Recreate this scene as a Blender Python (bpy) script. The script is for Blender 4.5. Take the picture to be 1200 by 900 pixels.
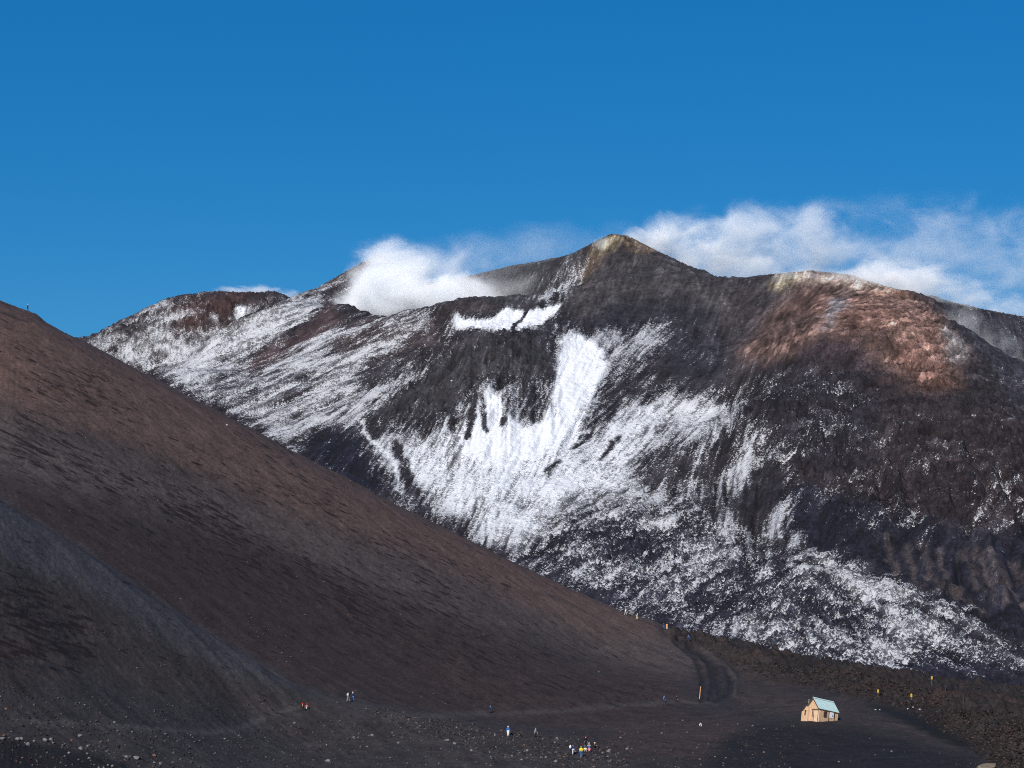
import bpy, bmesh, math, random
import numpy as np
from mathutils import Vector, Matrix

# ------------------------------------------------------------------ camera, sky, sun
F = 2900.0                       # focal length in pixels of the 1200x900 photograph
HORIZON = 650.0                  # picture row of the true horizon
PITCH = math.atan((HORIZON - 450.0) / F)
SUN_AZ, SUN_EL = math.radians(-20.0), math.radians(34.0)   # azimuth measured from "behind the camera", minus = left
SUN_DIR = Vector((math.sin(SUN_AZ) * math.cos(SUN_EL), -math.cos(SUN_AZ) * math.cos(SUN_EL), math.sin(SUN_EL)))

scene = bpy.context.scene
for o in list(bpy.data.objects):
    bpy.data.objects.remove(o)
col = scene.collection
cam_d = bpy.data.cameras.new('camera')
cam_d.sensor_width = 36.0
cam_d.lens = 36.0 * F / 1200.0
cam_d.clip_start = 1.0
cam_d.clip_end = 30000.0
cam = bpy.data.objects.new('camera', cam_d)
cam.rotation_euler = (math.pi / 2 + PITCH, 0, 0)
col.objects.link(cam)
scene.camera = cam

world = bpy.data.worlds.new('World')
scene.world = world
world.use_nodes = True
wn, wl = world.node_tree.nodes, world.node_tree.links
bg = wn['Background']
sky = wn.new('ShaderNodeTexSky')
sky.sky_type = 'NISHITA'
sky.sun_disc = False
sky.sun_elevation = SUN_EL
sky.sun_rotation = math.atan2(SUN_DIR.x, SUN_DIR.y)
sky.altitude = 2900
sky.air_density = 1.0
sky.dust_density = 0.0
sky.ozone_density = 6.0
hs = wn.new('ShaderNodeHueSaturation')
hs.inputs['Saturation'].default_value = 1.3
hs.inputs['Value'].default_value = 1.0
wl.new(sky.outputs[0], hs.inputs['Color'])
deep = wn.new('ShaderNodeVectorMath'); deep.operation = 'MULTIPLY_ADD'      # even, deep blue of clear air at 3000 m
deep.inputs[1].default_value = (0.55, 0.70, 0.63); deep.inputs[2].default_value = (0.145, 1.25, 3.43)
wl.new(hs.outputs[0], deep.inputs[0])
wl.new(deep.outputs[0], bg.inputs['Color'])
bg.inputs['Strength'].default_value = 0.066

sun_d = bpy.data.lights.new('sun', 'SUN')
sun_d.energy = 5.0
sun_d.angle = math.radians(0.53)
sun_d.color = (1.0, 0.95, 0.88)
sun = bpy.data.objects.new('sun', sun_d)
sun.rotation_euler = (-SUN_DIR).to_track_quat('-Z', 'Y').to_euler()
sun.location = (0, -50, 300)
col.objects.link(sun)

scene.view_settings.view_transform = 'Standard'
scene.view_settings.look = 'None'
scene.view_settings.exposure = 0.0
scene.view_settings.gamma = 1.0
scene.view_settings.use_curve_mapping = False
scene.cycles.max_bounces = 14
scene.cycles.diffuse_bounces = 2
scene.cycles.glossy_bounces = 1
scene.cycles.volume_bounces = 12
scene.cycles.volume_max_steps = 256
scene.cycles.use_denoising = False
scene.cycles.use_adaptive_sampling = False
scene.cycles.filter_width = 1.05

# ------------------------------------------------------------------ helpers: projection, noise, painting
CP, SP = math.cos(PITCH), math.sin(PITCH)
def ray(px, py):
    """slopes (x per depth, z per depth) of the sight line through a pixel of the photograph"""
    u = (np.asarray(px, float) - 600.0) / F; v = (450.0 - np.asarray(py, float)) / F
    dy = CP - v * SP; dz = SP + v * CP
    return u / dy, dz / dy
def at(px, py, Y):
    t, e = ray(px, py)
    return Vector((float(t) * Y, Y, float(e) * Y))
def project(x, y, z):
    d = y * CP + z * SP; h = z * CP - y * SP
    return 600.0 + F * x / d, 450.0 - F * h / d

def sstep(a, b, x):
    t = np.clip((x - a) / (b - a), 0, 1)
    return t * t * (3 - 2 * t)

_rs = np.random.RandomState(7)
_G = _rs.rand(256, 256) * 2 * np.pi
_GX, _GY = np.cos(_G).astype(np.float32), np.sin(_G).astype(np.float32)
def perlin(x, y):
    xi = np.floor(x).astype(np.int32); yi = np.floor(y).astype(np.int32)
    fx = (x - xi).astype(np.float32); fy = (y - yi).astype(np.float32)
    x0 = xi & 255; x1 = (xi + 1) & 255; y0 = yi & 255; y1 = (yi + 1) & 255
    u = fx * fx * fx * (fx * (fx * 6 - 15) + 10); v = fy * fy * fy * (fy * (fy * 6 - 15) + 10)
    a = _GX[x0, y0] * fx + _GY[x0, y0] * fy
    b = _GX[x1, y0] * (fx - 1) + _GY[x1, y0] * fy
    c = _GX[x0, y1] * fx + _GY[x0, y1] * (fy - 1)
    d = _GX[x1, y1] * (fx - 1) + _GY[x1, y1] * (fy - 1)
    return ((a + u * (b - a)) * (1 - v) + (c + u * (d - c)) * v) * 1.5
def fbm(x, y, octv=4, gain=0.5, seed=0.0):
    s = 0; a = 1.0; tot = 0
    for k in range(octv):
        s = s + a * perlin(x * 2 ** k + seed + 17.3 * k, y * 2 ** k - seed * 1.7 + 9.1 * k); tot += a; a *= gain
    return s / tot
def ridged(x, y, octv=4, gain=0.5, seed=0.0):
    s = 0; a = 1.0; tot = 0
    for k in range(octv):
        s = s + a * (1 - 2 * np.abs(perlin(x * 2 ** k + seed + 17.3 * k, y * 2 ** k - seed * 1.7 + 9.1 * k))); tot += a; a *= gain
    return s / tot

class Canvas:
    """a coarse map of what lies where on the slopes, filled area by area and read at the vertices"""
    def __init__(self, base, x0=-60, y0=240, x1=1260, y1=920, s=2.0):
        self.x0, self.y0, self.s = x0, y0, s
        self.w = int((x1 - x0) / s) + 1; self.h = int((y1 - y0) / s) + 1
        gx, gy = np.meshgrid(np.arange(self.w) * s + x0, np.arange(self.h) * s + y0)
        self.gx, self.gy = gx, gy
        base = np.asarray(base, float)
        self.m = np.zeros((self.h, self.w) + base.shape) + base
    def _blur(self, m, r):
        n = max(1, int(round(r / self.s)))
        for _ in range(2):
            for ax in (0, 1):
                p = np.pad(m, [(n + 1, n) if k == ax else (0, 0) for k in (0, 1)], mode='edge')
                c = np.cumsum(p, axis=ax)
                L = m.shape[ax]
                hi = np.take(c, np.arange(2 * n + 1, 2 * n + 1 + L), axis=ax); lo = np.take(c, np.arange(0, L), axis=ax)
                m = (hi - lo) / (2 * n + 1)
        return m
    def mask(self, pts, blur=6):
        P = np.array(pts, float)
        inside = np.zeros((self.h, self.w), bool)
        j = len(P) - 1
        for i in range(len(P)):
            xi, yi = P[i]; xj, yj = P[j]
            if yi != yj:
                r0 = max(0, int((min(yi, yj) - self.y0) / self.s) - 1); r1 = min(self.h, int((max(yi, yj) - self.y0) / self.s) + 2)
                if r1 > r0:
                    gy = self.gy[r0:r1]; gx = self.gx[r0:r1]
                    c = ((yi > gy) != (yj > gy)) & (gx < (xj - xi) * (gy - yi) / (yj - yi) + xi)
                    inside[r0:r1] ^= c
            j = i
        m = inside.astype(float)
        return self._blur(m, blur) if blur > 0 else m
    def poly(self, val, pts, blur=6, op=1.0):
        m = self.mask(pts, blur) * op
        if self.m.ndim == 3: m = m[..., None]
        self.m = self.m * (1 - m) + np.asarray(val, float) * m
    def line(self, val, pts, width, blur=2, op=1.0):
        d = np.full((self.h, self.w), 1e9)
        for (ax, ay), (bx_, by_) in zip(pts[:-1], pts[1:]):
            vx, vy = bx_ - ax, by_ - ay
            t = np.clip(((self.gx - ax) * vx + (self.gy - ay) * vy) / (vx * vx + vy * vy + 1e-9), 0, 1)
            d = np.minimum(d, np.hypot(self.gx - ax - t * vx, self.gy - ay - t * vy))
        m = (1 - sstep(width * 0.5 - blur, width * 0.5 + blur, d)) * op
        if self.m.ndim == 3: m = m[..., None]
        self.m = self.m * (1 - m) + np.asarray(val, float) * m
    def read(self, px, py):
        fx = np.clip((px - self.x0) / self.s, 0, self.w - 1.001); fy = np.clip((py - self.y0) / self.s, 0, self.h - 1.001)
        ix = fx.astype(int); iy = fy.astype(int); ax = fx - ix; ay = fy - iy
        if self.m.ndim == 3: ax = ax[..., None]; ay = ay[..., None]
        return (self.m[iy, ix] * (1 - ax) + self.m[iy, ix + 1] * ax) * (1 - ay) + (self.m[iy + 1, ix] * (1 - ax) + self.m[iy + 1, ix + 1] * ax) * ay

def tps(P, V, smooth=0.0):
    """thin-plate surface through scattered heights"""
    P = np.asarray(P, float); V = np.asarray(V, float); n = len(P); S = 300.0
    Q = P / S
    def U(d2): return np.where(d2 > 1e-12, d2 * np.log(np.maximum(d2, 1e-12)), 0.0)
    A = np.zeros((n + 3, n + 3))
    d2 = ((Q[:, None] - Q[None]) ** 2).sum(-1)
    A[:n, :n] = U(d2) + smooth * np.eye(n)
    A[:n, n] = 1; A[:n, n + 1:] = Q; A[n, :n] = 1; A[n + 1:, :n] = Q.T
    w = np.linalg.solve(A, np.concatenate([V, [0, 0, 0]]))
    def f(x, y):
        sh = x.shape; x = x.ravel() / S; y = y.ravel() / S
        out = w[n] + w[n + 1] * x + w[n + 2] * y
        for k in range(n):
            out = out + w[k] * U((x - Q[k, 0]) ** 2 + (y - Q[k, 1]) ** 2)
        return out.reshape(sh)
    return f

def resample(coarse_t, coarse_y, Z, t, y):
    ii = np.interp(t, coarse_t, np.arange(len(coarse_t))); jj = np.interp(y, coarse_y, np.arange(len(coarse_y)))
    i0 = np.minimum(ii.astype(int), len(coarse_t) - 2); j0 = np.minimum(jj.astype(int), len(coarse_y) - 2)
    a = (ii - i0)[None, :]; b = (jj - j0)[:, None]
    return (Z[np.ix_(j0, i0)] * (1 - a) + Z[np.ix_(j0, i0 + 1)] * a) * (1 - b) + (Z[np.ix_(j0 + 1, i0)] * (1 - a) + Z[np.ix_(j0 + 1, i0 + 1)] * a) * b

def box1(a, n, ax=0):
    p = np.pad(a, [(n + 1, n) if k == ax else (0, 0) for k in range(a.ndim)], mode='edge')
    c = np.cumsum(p, axis=ax); L = a.shape[ax]
    return (np.take(c, np.arange(2 * n + 1, 2 * n + 1 + L), axis=ax) - np.take(c, np.arange(0, L), axis=ax)) / (2 * n + 1)

def flow(Z, t, y, noise, step, n):
    """smear a noise field along the fall line of the slope: gullies, scree chutes and wind-blown streaks"""
    Zs = box1(box1(Z, 6, 0), 6, 1)
    X = t[None, :] * y[:, None]; Y = np.broadcast_to(y[:, None], X.shape)
    gj = np.gradient(Zs, axis=0) / np.gradient(y)[:, None]           # dz/dy at constant t
    gi = np.gradient(Zs, axis=1) / (np.gradient(t)[None, :] * Y)     # dz/dx
    dzdx = gi; dzdy = gj - gi * t[None, :]
    L = np.hypot(dzdx, dzdy) + 1e-6
    dx, dy = dzdx / L, dzdy / L
    sj = dy / np.gradient(y)[:, None] * step
    si = (dx - t[None, :] * dy) / (np.gradient(t)[None, :] * Y) * step
    H, W = Z.shape
    J, I = np.meshgrid(np.arange(H, dtype=np.float32), np.arange(W, dtype=np.float32), indexing='ij')
    acc = noise.astype(np.float32).copy(); tot = 1.0
    for sg in (1, -1):
        j, i = J.copy(), I.copy()
        for k in range(n):
            jj = np.clip(np.rint(j), 0, H - 1).astype(np.int32); ii = np.clip(np.rint(i), 0, W - 1).astype(np.int32)
            j = j + sg * sj[jj, ii]; i = i + sg * si[jj, ii]
            jj = np.clip(np.rint(j), 0, H - 1).astype(np.int32); ii = np.clip(np.rint(i), 0, W - 1).astype(np.int32)
            acc += noise[jj, ii]
            tot += 1 / 2
    acc = acc - acc.mean()
    return acc / (acc.std() + 1e-6)

def streaks(u, v, angle, along, across, seed=0.0, octv=3):
    """noise drawn out along a direction that varies over the slope (angle field in degrees, 0 = level, 90 = up)"""
    angs = [-20.0, 0.0, 25.0, 45.0, 65.0, 90.0]
    out = np.zeros(u.shape)
    tot = np.zeros(u.shape)
    for k, a in enumerate(angs):
        lo = angs[k - 1] if k else a - 30; hi = angs[k + 1] if k < len(angs) - 1 else a + 30
        w = np.where(angle < a, np.clip((angle - lo) / (a - lo), 0, 1), np.clip((hi - angle) / (hi - a), 0, 1))
        if w.max() <= 0: continue
        c, s_ = math.cos(math.radians(a)), math.sin(math.radians(a))
        l = u * c + v * s_; q = -u * s_ + v * c
        out += w * fbm(l / along, q / across, octv, 0.6, seed + 13.7 * k); tot += w * w
    out = out / np.sqrt(np.maximum(tot, 0.3))
    return out / out.std()

def unit(a):
    return (a - a.mean()) / (a.std() + 1e-9)

def fit_skyline(Z, t, y, curve, rows, halfwidth, tmin=None, tmax=None, smooth=3):
    """raise or lower the crest of a band of rows so that it meets the crest line read off the photograph"""
    ct, ce = ray([c[0] for c in curve], [c[1] for c in curve])
    sel = np.where((y >= rows[0]) & (y <= rows[1]))[0]
    E = Z[sel] / y[sel][:, None]
    am = E.argmax(0); emax = E.max(0)
    want = np.interp(t, ct, ce)
    delta = want - emax
    on = sstep(ct[0] - 0.02, ct[0], t) * (1 - sstep(ct[-1], ct[-1] + 0.02, t))
    delta = delta * on
    if smooth: delta = box1(delta, smooth)
    yc = box1(y[sel][am].astype(float), 25)
    w = np.exp(-((y[:, None] - yc[None, :]) / halfwidth) ** 2)
    return Z + delta[None, :] * y[:, None] * w

def grid_mesh(name, X, Y, Z, mat, floats=None, colors=None):
    H, W = Z.shape
    me = bpy.data.meshes.new(name)
    co = np.stack([X, Y, Z], -1).reshape(-1, 3).astype(np.float32)
    me.vertices.add(H * W); me.vertices.foreach_set('co', co.ravel())
    idx = np.arange(H * W, dtype=np.int32).reshape(H, W)
    q = np.stack([idx[:-1, :-1], idx[:-1, 1:], idx[1:, 1:], idx[1:, :-1]], -1).reshape(-1, 4)
    me.loops.add(q.size); me.loops.foreach_set('vertex_index', q.ravel())
    me.polygons.add(len(q)); me.polygons.foreach_set('loop_start', np.arange(0, q.size, 4, dtype=np.int32))
    me.polygons.foreach_set('use_smooth', np.ones(len(q), bool))
    me.update(calc_edges=True)
    for k, v in (floats or {}).items():
        a = me.attributes.new(k, 'FLOAT', 'POINT'); a.data.foreach_set('value', v.astype(np.float32).ravel())
    for k, v in (colors or {}).items():
        a = me.attributes.new(k, 'FLOAT_COLOR', 'POINT')
        c = np.ones((H * W, 4), np.float32); c[:, :3] = v.reshape(-1, 3); a.data.foreach_set('color', c.ravel())
    me.materials.append(mat)
    o = bpy.data.objects.new(name, me); col.objects.link(o)
    return o

def new_mat(name):
    m = bpy.data.materials.new(name); m.use_nodes = True
    nt = m.node_tree; b = nt.nodes['Principled BSDF']
    b.inputs['Roughness'].default_value = 0.9
    b.inputs['Specular IOR Level'].default_value = 0.15
    return m, nt, b
def N(nt, kind, **kw):
    n = nt.nodes.new(kind)
    for k, v in kw.items(): setattr(n, k, v)
    return n
def math_node(nt, op, a, b=None, c=None):
    n = N(nt, 'ShaderNodeMath', operation=op)
    for k, v in enumerate((a, b, c)):
        if v is None: continue
        if hasattr(v, 'links') or hasattr(v, 'is_linked'): nt.links.new(v, n.inputs[k])
        else: n.inputs[k].default_value = v
    return n.outputs[0]
def mix_color(nt, fac, a, b, blend='MIX'):
    n = N(nt, 'ShaderNodeMix', data_type='RGBA', blend_type=blend)
    for s, v in ((n.inputs[0], fac), (n.inputs[6], a), (n.inputs[7], b)):
        if hasattr(v, 'is_linked'): nt.links.new(v, s)
        elif isinstance(v, (int, float)): s.default_value = v
        else: s.default_value = (*v, 1.0)
    return n.outputs[2]
def noise_node(nt, vec, scale, detail=4.0, rough=0.55):
    n = N(nt, 'ShaderNodeTexNoise'); n.inputs['Scale'].default_value = scale
    n.inputs['Detail'].default_value = detail; n.inputs['Roughness'].default_value = rough
    nt.links.new(vec, n.inputs['Vector'])
    return n.outputs['Fac']
def ramp(nt, v, lo, hi, a=0.0, b=1.0, smooth=True):
    n = N(nt, 'ShaderNodeMapRange'); n.interpolation_type = 'SMOOTHSTEP' if smooth else 'LINEAR'
    nt.links.new(v, n.inputs['Value'])
    for k, x in (('From Min', lo), ('From Max', hi), ('To Min', a), ('To Max', b)): n.inputs[k].default_value = x
    return n.outputs[0]

def columns(step, margin=400):
    px = np.concatenate([np.arange(-margin, -24, 6.0), np.arange(-24, 1224, step), np.arange(1224, 1200 + margin, 6.0)])
    return (px - 600.0) / F

# ------------------------------------------------------------------ the volcano behind
def build_mountain():
    pts = [  # picture column, picture row, distance: read off the photograph
        # right-hand dome
        (1000,770,1150),(1000,650,1350),(1000,500,1650),(1000,400,1880),(1000,325,2120),(920,320,2150),(920,400,1920),(920,480,1730),
        (960,317,2140),(1050,338,2100),(1060,420,1820),(1060,500,1620),
        (1200,830,1050),(1200,720,1180),(1200,600,1400),(1200,500,1630),(1150,428,1830),(1110,378,1990),(1100,470,1700),(1100,560,1480),
        (1150,405,2060),(1200,440,2020),(1200,372,2270),(1130,355,2250),(1080,350,2210),
        (1300,420,2250),(1300,600,1500),(1300,800,1080),(1450,520,2100),(1450,800,1050),
        # saddle and summit
        (850,327,2300),(850,400,2080),(850,480,1880),(850,560,1700),(850,650,1500),(850,750,1280),
        (800,308,2330),(760,289,2350),(725,275,2360),(700,281,2370),(715,330,2230),(715,390,2080),(715,450,1950),(715,550,1730),(715,650,1520),(715,705,1420),
        (650,303,2480),(600,312,2500),(560,322,2520),(660,340,2330),(640,352,2280),(620,345,2380),
        # bowl and the dark mound above it
        (600,375,2150),(610,391,2010),(560,395,2010),(545,374,2150),(600,425,1960),(600,500,1830),(600,570,1680),(600,660,1500),(660,420,1990),(660,480,1870),
        (535,352,2190),(570,350,2200),(500,361,2220),
        # crater with the steam, left flank
        (430,373,2250),(460,371,2240),(405,360,2300),(445,297,2500),(400,321,2460),(345,352,2400),(260,395,2300),(175,437,2150),
        (450,430,2080),(450,500,1900),(450,570,1730),(380,400,2200),(300,430,2230),(350,480,2050),(400,520,1900),(350,530,1880),(250,450,2110),
        (500,430,2040),(520,480,1900),(540,560,1720),
    ]
    P = []; V = []
    for px, py, Y in pts:
        t, e = ray(px, py); P.append((float(t) * Y, Y)); V.append(float(e) * Y)
    hid = [  # picture column, distance, height: ground that stays out of sight
        (450,2350,192),(480,2370,190),(520,2380,205),(420,2400,240),(480,2500,245),(475,2620,225),(400,2620,215),(330,2560,195),(240,2450,165),(150,2350,120),(60,2200,80),
        (600,2700,235),(725,2600,230),(850,2550,200),(1000,2450,190),(1150,2500,170),(1300,2600,150),
        (-100,1900,0),(-100,1400,-60),(200,1500,-30),(200,1850,70),(400,1450,-20),(60,1900,50),(-250,2300,30),(-250,1500,-60),
        (-200,1000,-85),(100,1000,-85),(400,1000,-85),(700,1000,-82),(1000,980,-78),(1300,950,-76),(500,1250,-55),(100,1250,-65),(800,1150,-66),
        (-200,880,-90),(200,880,-90),(600,880,-90),(1000,880,-86),(1400,880,-86),
        (-300,3200,20),(0,3200,150),(250,3200,190),(500,3200,120),(800,3100,60),(1200,3000,40),(1500,3000,20),
    ]
    dome = [(40,440,2700),(105,402,2760),(150,376,2800),(180,359,2850),(215,346,2890),(250,341,2900),(300,344,2900),(340,353,2880),(400,372,2880)]
    for px, Y, z in hid:
        P.append(((px - 600) / F * Y, Y)); V.append(z)
    for px, py, Y in dome:
        t, e = ray(px, py); P.append((float(t) * Y, Y)); V.append(float(e) * Y)
    f = tps(P, V, 0.002)
    t = columns(1.25, 420)
    y = np.concatenate([np.linspace(820, 1090, 36, endpoint=False), np.linspace(1090, 1400, 130, endpoint=False),
                        np.linspace(1400, 2330, 380, endpoint=False), np.linspace(2330, 2560, 56, endpoint=False), np.linspace(2560, 2960, 60, endpoint=False), np.linspace(2960, 3300, 10)])
    tc = np.linspace(t[0], t[-1], 240); yc = np.linspace(y[0], y[-1], 260)
    Zc = f(tc[None, :] * yc[:, None], np.broadcast_to(yc[:, None], (len(yc), len(tc))))
    Z = resample(tc, yc, Zc, t, y)
    skyline = [(105,402),(120,394),(150,376),(165,366),(180,358),(200,350),(215,346),(250,341),(285,343),(310,343),(325,347),(343,353),(370,338),(400,321),(420,310),(446,296),
               (455,304),(468,320),(500,331),(540,325),(560,321),(600,311),(650,303),(672,297),(690,287),(703,280),(716,274),(735,276),(745,281),(770,294),(800,308),(825,320),(846,327),
               (880,325),(920,320),(950,317),(1000,322),(1040,336),(1062,341),(1080,346),(1100,350),(1150,362),(1200,371),(1260,385)]
    Z = fit_skyline(Z, t, y, skyline, (1900, 3050), 110, smooth=24)
    Z = fit_skyline(Z, t, y, skyline, (1900, 3050), 28, smooth=3)
    X = t[None, :] * y[:, None]; Y = np.broadcast_to(y[:, None], X.shape)
    px, py = project(X, Y, Z)
    # roughness of the ground, by kind
    R = Canvas(0.18)
    R.poly(1.0, [(870,430),(1010,380),(1110,380),(1200,480),(1260,520),(1260,640),(1100,640),(1000,650),(930,590),(880,500)], 20)
    R.poly(0.8, [(500,395),(650,385),(650,450),(540,500),(430,510)], 15)
    R.poly(0.9, [(600,640),(750,590),(900,650),(1200,740),(1260,920),(900,800)], 20)
    R.poly(0.9, [(90,400),(200,345),(340,345),(340,365),(250,410),(180,430)], 10)
    R.poly(0.15, [(690,290),(740,285),(850,330),(900,420),(860,470),(780,400),(700,370)], 15)
    R.poly(0.1, [(650,400),(700,430),(680,520),(600,540),(560,520)], 15)
    rough = R.read(px, py)
    base = perlin(X * 0.22, Y * 0.22) + 0.6 * perlin(X * 0.5 + 40, Y * 0.5)
    g1 = flow(Z, t, y, base, 3.0, 14)                     # short chutes
    g2 = flow(Z, t, y, perlin(X * 0.06 + 90, Y * 0.06) + 0.5 * base, 6.0, 26)   # long gullies
    big = ridged(X / 130.0, Y / 130.0, 4, 0.5, 3.1)
    med = ridged(X / 38.0, Y / 38.0, 4, 0.55, 11.0)
    fin = fbm(X / 9.0, Y / 9.0, 3, 0.6, 5.0)
    slope_band = sstep(1000, 1200, Y)
    AN = Canvas(75.0)
    AN.poly(28, [(90,450),(90,330),(345,335),(450,290),(520,390),(420,500),(340,540)], 15)
    AN.poly(55, [(420,480),(560,400),(560,500),(440,520)], 15)
    AN.poly(40, [(690,500),(700,420),(790,360),(860,470),(760,580),(660,640),(600,600)], 20)
    AN.poly(22, [(600,680),(640,610),(760,560),(830,620),(950,760),(800,760)], 25)
    AN.poly(62, [(820,600),(850,500),(900,480),(960,560),(960,640),(880,640)], 12)
    AN.poly(-20, [(930,640),(1000,660),(1260,730),(1260,900),(900,800)], 20)
    AN.poly(50, [(850,440),(850,330),(950,320),(900,430)], 15)
    AN.poly(8, [(880,450),(1000,430),(1130,400),(1260,500),(1260,640),(1000,650),(930,590)], 20)
    AN.poly(8, [(960,330),(1060,340),(1120,380),(1100,450),(1000,430),(940,400)], 15)
    ang = AN.read(px, py)
    st1 = streaks(X, Z, ang, 24.0, 2.6, 2.0)
    st2 = streaks(X, Z, ang, 90.0, 14.0, 40.0)
    clod = unit(np.abs(perlin(X / 5.5, Y / 5.5)) + 0.7 * np.abs(perlin(X / 2.9 + 7, Y / 2.9)))      # blocky clinker
    RB = Canvas(0.0)
    RB.poly(1.0, [(860,470),(930,440),(1010,500),(1260,560),(1260,760),(1140,720),(1000,680),(900,640),(820,620),(830,540)], 20)
    RB.poly(0.7, [(500,430),(660,400),(680,520),(560,560),(430,520)], 15)
    RB.poly(0.5, [(170,440),(345,350),(400,320),(500,400),(350,540)], 15)
    ribs = RB.read(px, py)
    chute = streaks(X, Z, np.where(ang < 15, 70.0, ang), 110.0, 11.0, 71.0)
    Z2 = Z + slope_band * (g2 * 0.35 + st2 * 0.7 + st1 * 0.40 * (0.2 + rough) + big * 6.0 * (0.25 + rough) + med * 5.0 * rough + fin * 2.2 * (0.2 + rough) - clod * 1.1 * rough + chute * ribs * 2.2)
    Z2 = fit_skyline(Z2, t, y, skyline, (1900, 3050), 30, smooth=2)

    # ---- snow: how much of the ground it covers
    S = Canvas(0.06)
    S.poly(0.56, [(90,415),(105,400),(150,375),(180,357),(250,338),(345,345),(345,360),(260,400),(190,440)], 5)
    S.poly(0.18, [(215,350),(250,340),(300,341),(345,348),(338,372),(300,372),(280,362),(240,366),(200,368)], 5)
    S.poly(0.25, [(205,385),(240,368),(262,372),(250,395),(215,405),(200,410)], 5)
    S.poly(0.08, [(248,344),(345,346),(345,357),(300,379),(262,397),(240,388)], 4)
    S.poly(0.14, [(262,385),(300,362),(345,350),(345,360),(262,400),(235,412)], 4)
    S.poly(0.9, [(270,362),(290,360),(296,372),(278,376)], 2); S.poly(0.8, [(245,372),(258,376),(256,386),(246,384)], 2)
    # left flank
    S.poly(0.60, [(165,432),(230,400),(345,350),(400,318),(446,295),(430,312),(400,335),(385,362),(400,390),(500,360),(520,395),(440,450),(420,500),(340,535),(280,490),(200,455)], 7)
    S.poly(0.66, [(175,430),(240,400),(345,351),(400,320),(395,345),(330,385),(285,425),(245,460),(205,450)], 7)
    S.poly(0.06, [(275,442),(320,408),(360,382),(392,356),(404,368),(402,382),(355,402),(312,432)], 4)
    S.poly(0.10, [(378,350),(392,332),(404,345),(402,372),(390,366)], 4)
    S.poly(0.48, [(395,392),(440,378),(505,360),(503,388),(440,412),(385,425)], 6)
    S.poly(0.12, [(420,440),(455,415),(500,398),(528,385),(535,400),(500,430),(455,446),(425,452)], 6)
    S.poly(0.62, [(395,500),(425,465),(470,445),(515,420),(500,450),(455,480),(415,505)], 6)
    S.poly(0.10, [(505,365),(540,350),(575,352),(583,370),(562,378),(534,366),(528,395),(510,392)], 4)
    S.poly(0.07, [(425,500),(470,475),(520,440),(550,415),(560,396),(600,388),(640,388),(652,405),(645,440),(615,455),(585,450),(560,468),(545,490),(520,500),(480,505),(440,515)], 5)
    S.poly(0.06, [(345,522),(385,502),(420,515),(445,545),(455,575),(425,585),(370,550)], 6)
    # bowl of snow
    S.poly(0.72, [(430,512),(480,508),(540,498),(600,490),(680,500),(740,470),(800,455),(860,470),(880,500),(870,560),(830,560),(790,600),(740,620),(700,650),(620,670),(560,640),(500,600),(450,560)], 10)
    S.poly(0.76, [(455,525),(545,500),(640,520),(720,488),(770,478),(750,530),(710,590),(650,625),(570,615),(500,575)], 14)
    S.poly(0.95, [(652,392),(690,392),(720,420),(705,460),(690,490),(655,530),(600,550),(560,545),(545,520),(548,492),(562,470),(590,462),(640,462),(650,430)], 7)
    S.poly(0.45, [(590,450),(645,440),(648,480),(620,500),(590,490)], 5)
    S.poly(0.62, [(690,392),(740,388),(792,366),(785,390),(760,425),(720,450),(712,415)], 5)
    S.poly(0.97, [(532,366),(545,376),(562,379),(580,377),(588,364),(620,366),(662,354),(658,364),(632,386),(600,390),(578,394),(552,391),(534,389)], 2)
    S.line(0.08, [(600,388),(612,374),(617,366)], 3, 1.5)
    for a in ([(552,478),(556,488),(546,516)], [(566,480),(566,510)], [(592,492),(585,505)], [(535,492),(530,505)]):
        S.line(0.05, a, 6, 2)
    S.line(0.12, [(462,528),(478,560),(484,590)], 10, 4)
    S.line(0.75, [(424,495),(432,515),(460,545),(470,580)], 5, 2)
    for a in ([(690,498),(720,478),(745,458)], [(672,520),(700,508),(725,480)], [(705,535),(725,512)], [(640,556),(655,540)]):
        S.line(0.25, a, 5, 2.5, 0.8)
    # darker, rippled foot
    S.poly(0.50, [(610,655),(650,612),(720,590),(790,600),(860,640),(920,690),(1000,720),(1060,790),(900,800),(760,730)], 14)
    S.poly(0.42, [(640,660),(700,630),(780,640),(830,690),(760,720),(700,700)], 12)
    S.poly(0.28, [(745,545),(780,520),(830,520),(850,545),(820,570),(775,585),(750,570)], 8)
    # right: snow apron under the lava fronts
    S.poly(0.54, [(800,570),(850,500),(895,520),(930,580),(960,640),(1050,690),(1150,725),(1260,790),(1260,830),(1150,790),(1000,740),(900,680),(820,640)], 10)
    S.poly(0.58, [(930,640),(985,665),(1060,690),(1120,705),(1195,745),(1150,750),(1040,722),(960,690)], 7)
    S.poly(0.44, [(960,700),(1060,720),(1200,780),(1260,900),(1000,800)], 10)
    S.poly(0.62, [(1010,765),(1060,750),(1100,775),(1050,790)], 8); S.poly(0.66, [(1140,745),(1260,790),(1260,810),(1180,785)], 8)
    S.poly(0.33, [(1010,790),(1100,770),(1260,810),(1260,880),(1000,850)], 8)
    S.poly(0.06, [(862,612),(872,580),(900,540),(925,560),(905,600),(890,625)], 4)
    S.poly(0.08, [(820,560),(850,520),(880,505),(870,535),(835,565)], 4, 0.8)
    S.poly(0.06, [(930,600),(950,560),(1000,600),(990,640),(950,650)], 5); S.poly(0.05, [(990,640),(1020,610),(1060,630),(1040,690),(1000,680)], 5)
    S.poly(0.13, [(870,450),(960,430),(1010,500),(1000,560),(900,540),(860,500)], 12)
    S.poly(0.15, [(970,590),(1060,580),(1120,620),(1090,640),(1000,630)], 8)
    S.poly(0.30, [(1130,585),(1260,560),(1260,640),(1150,625)], 8, 0.8)
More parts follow.
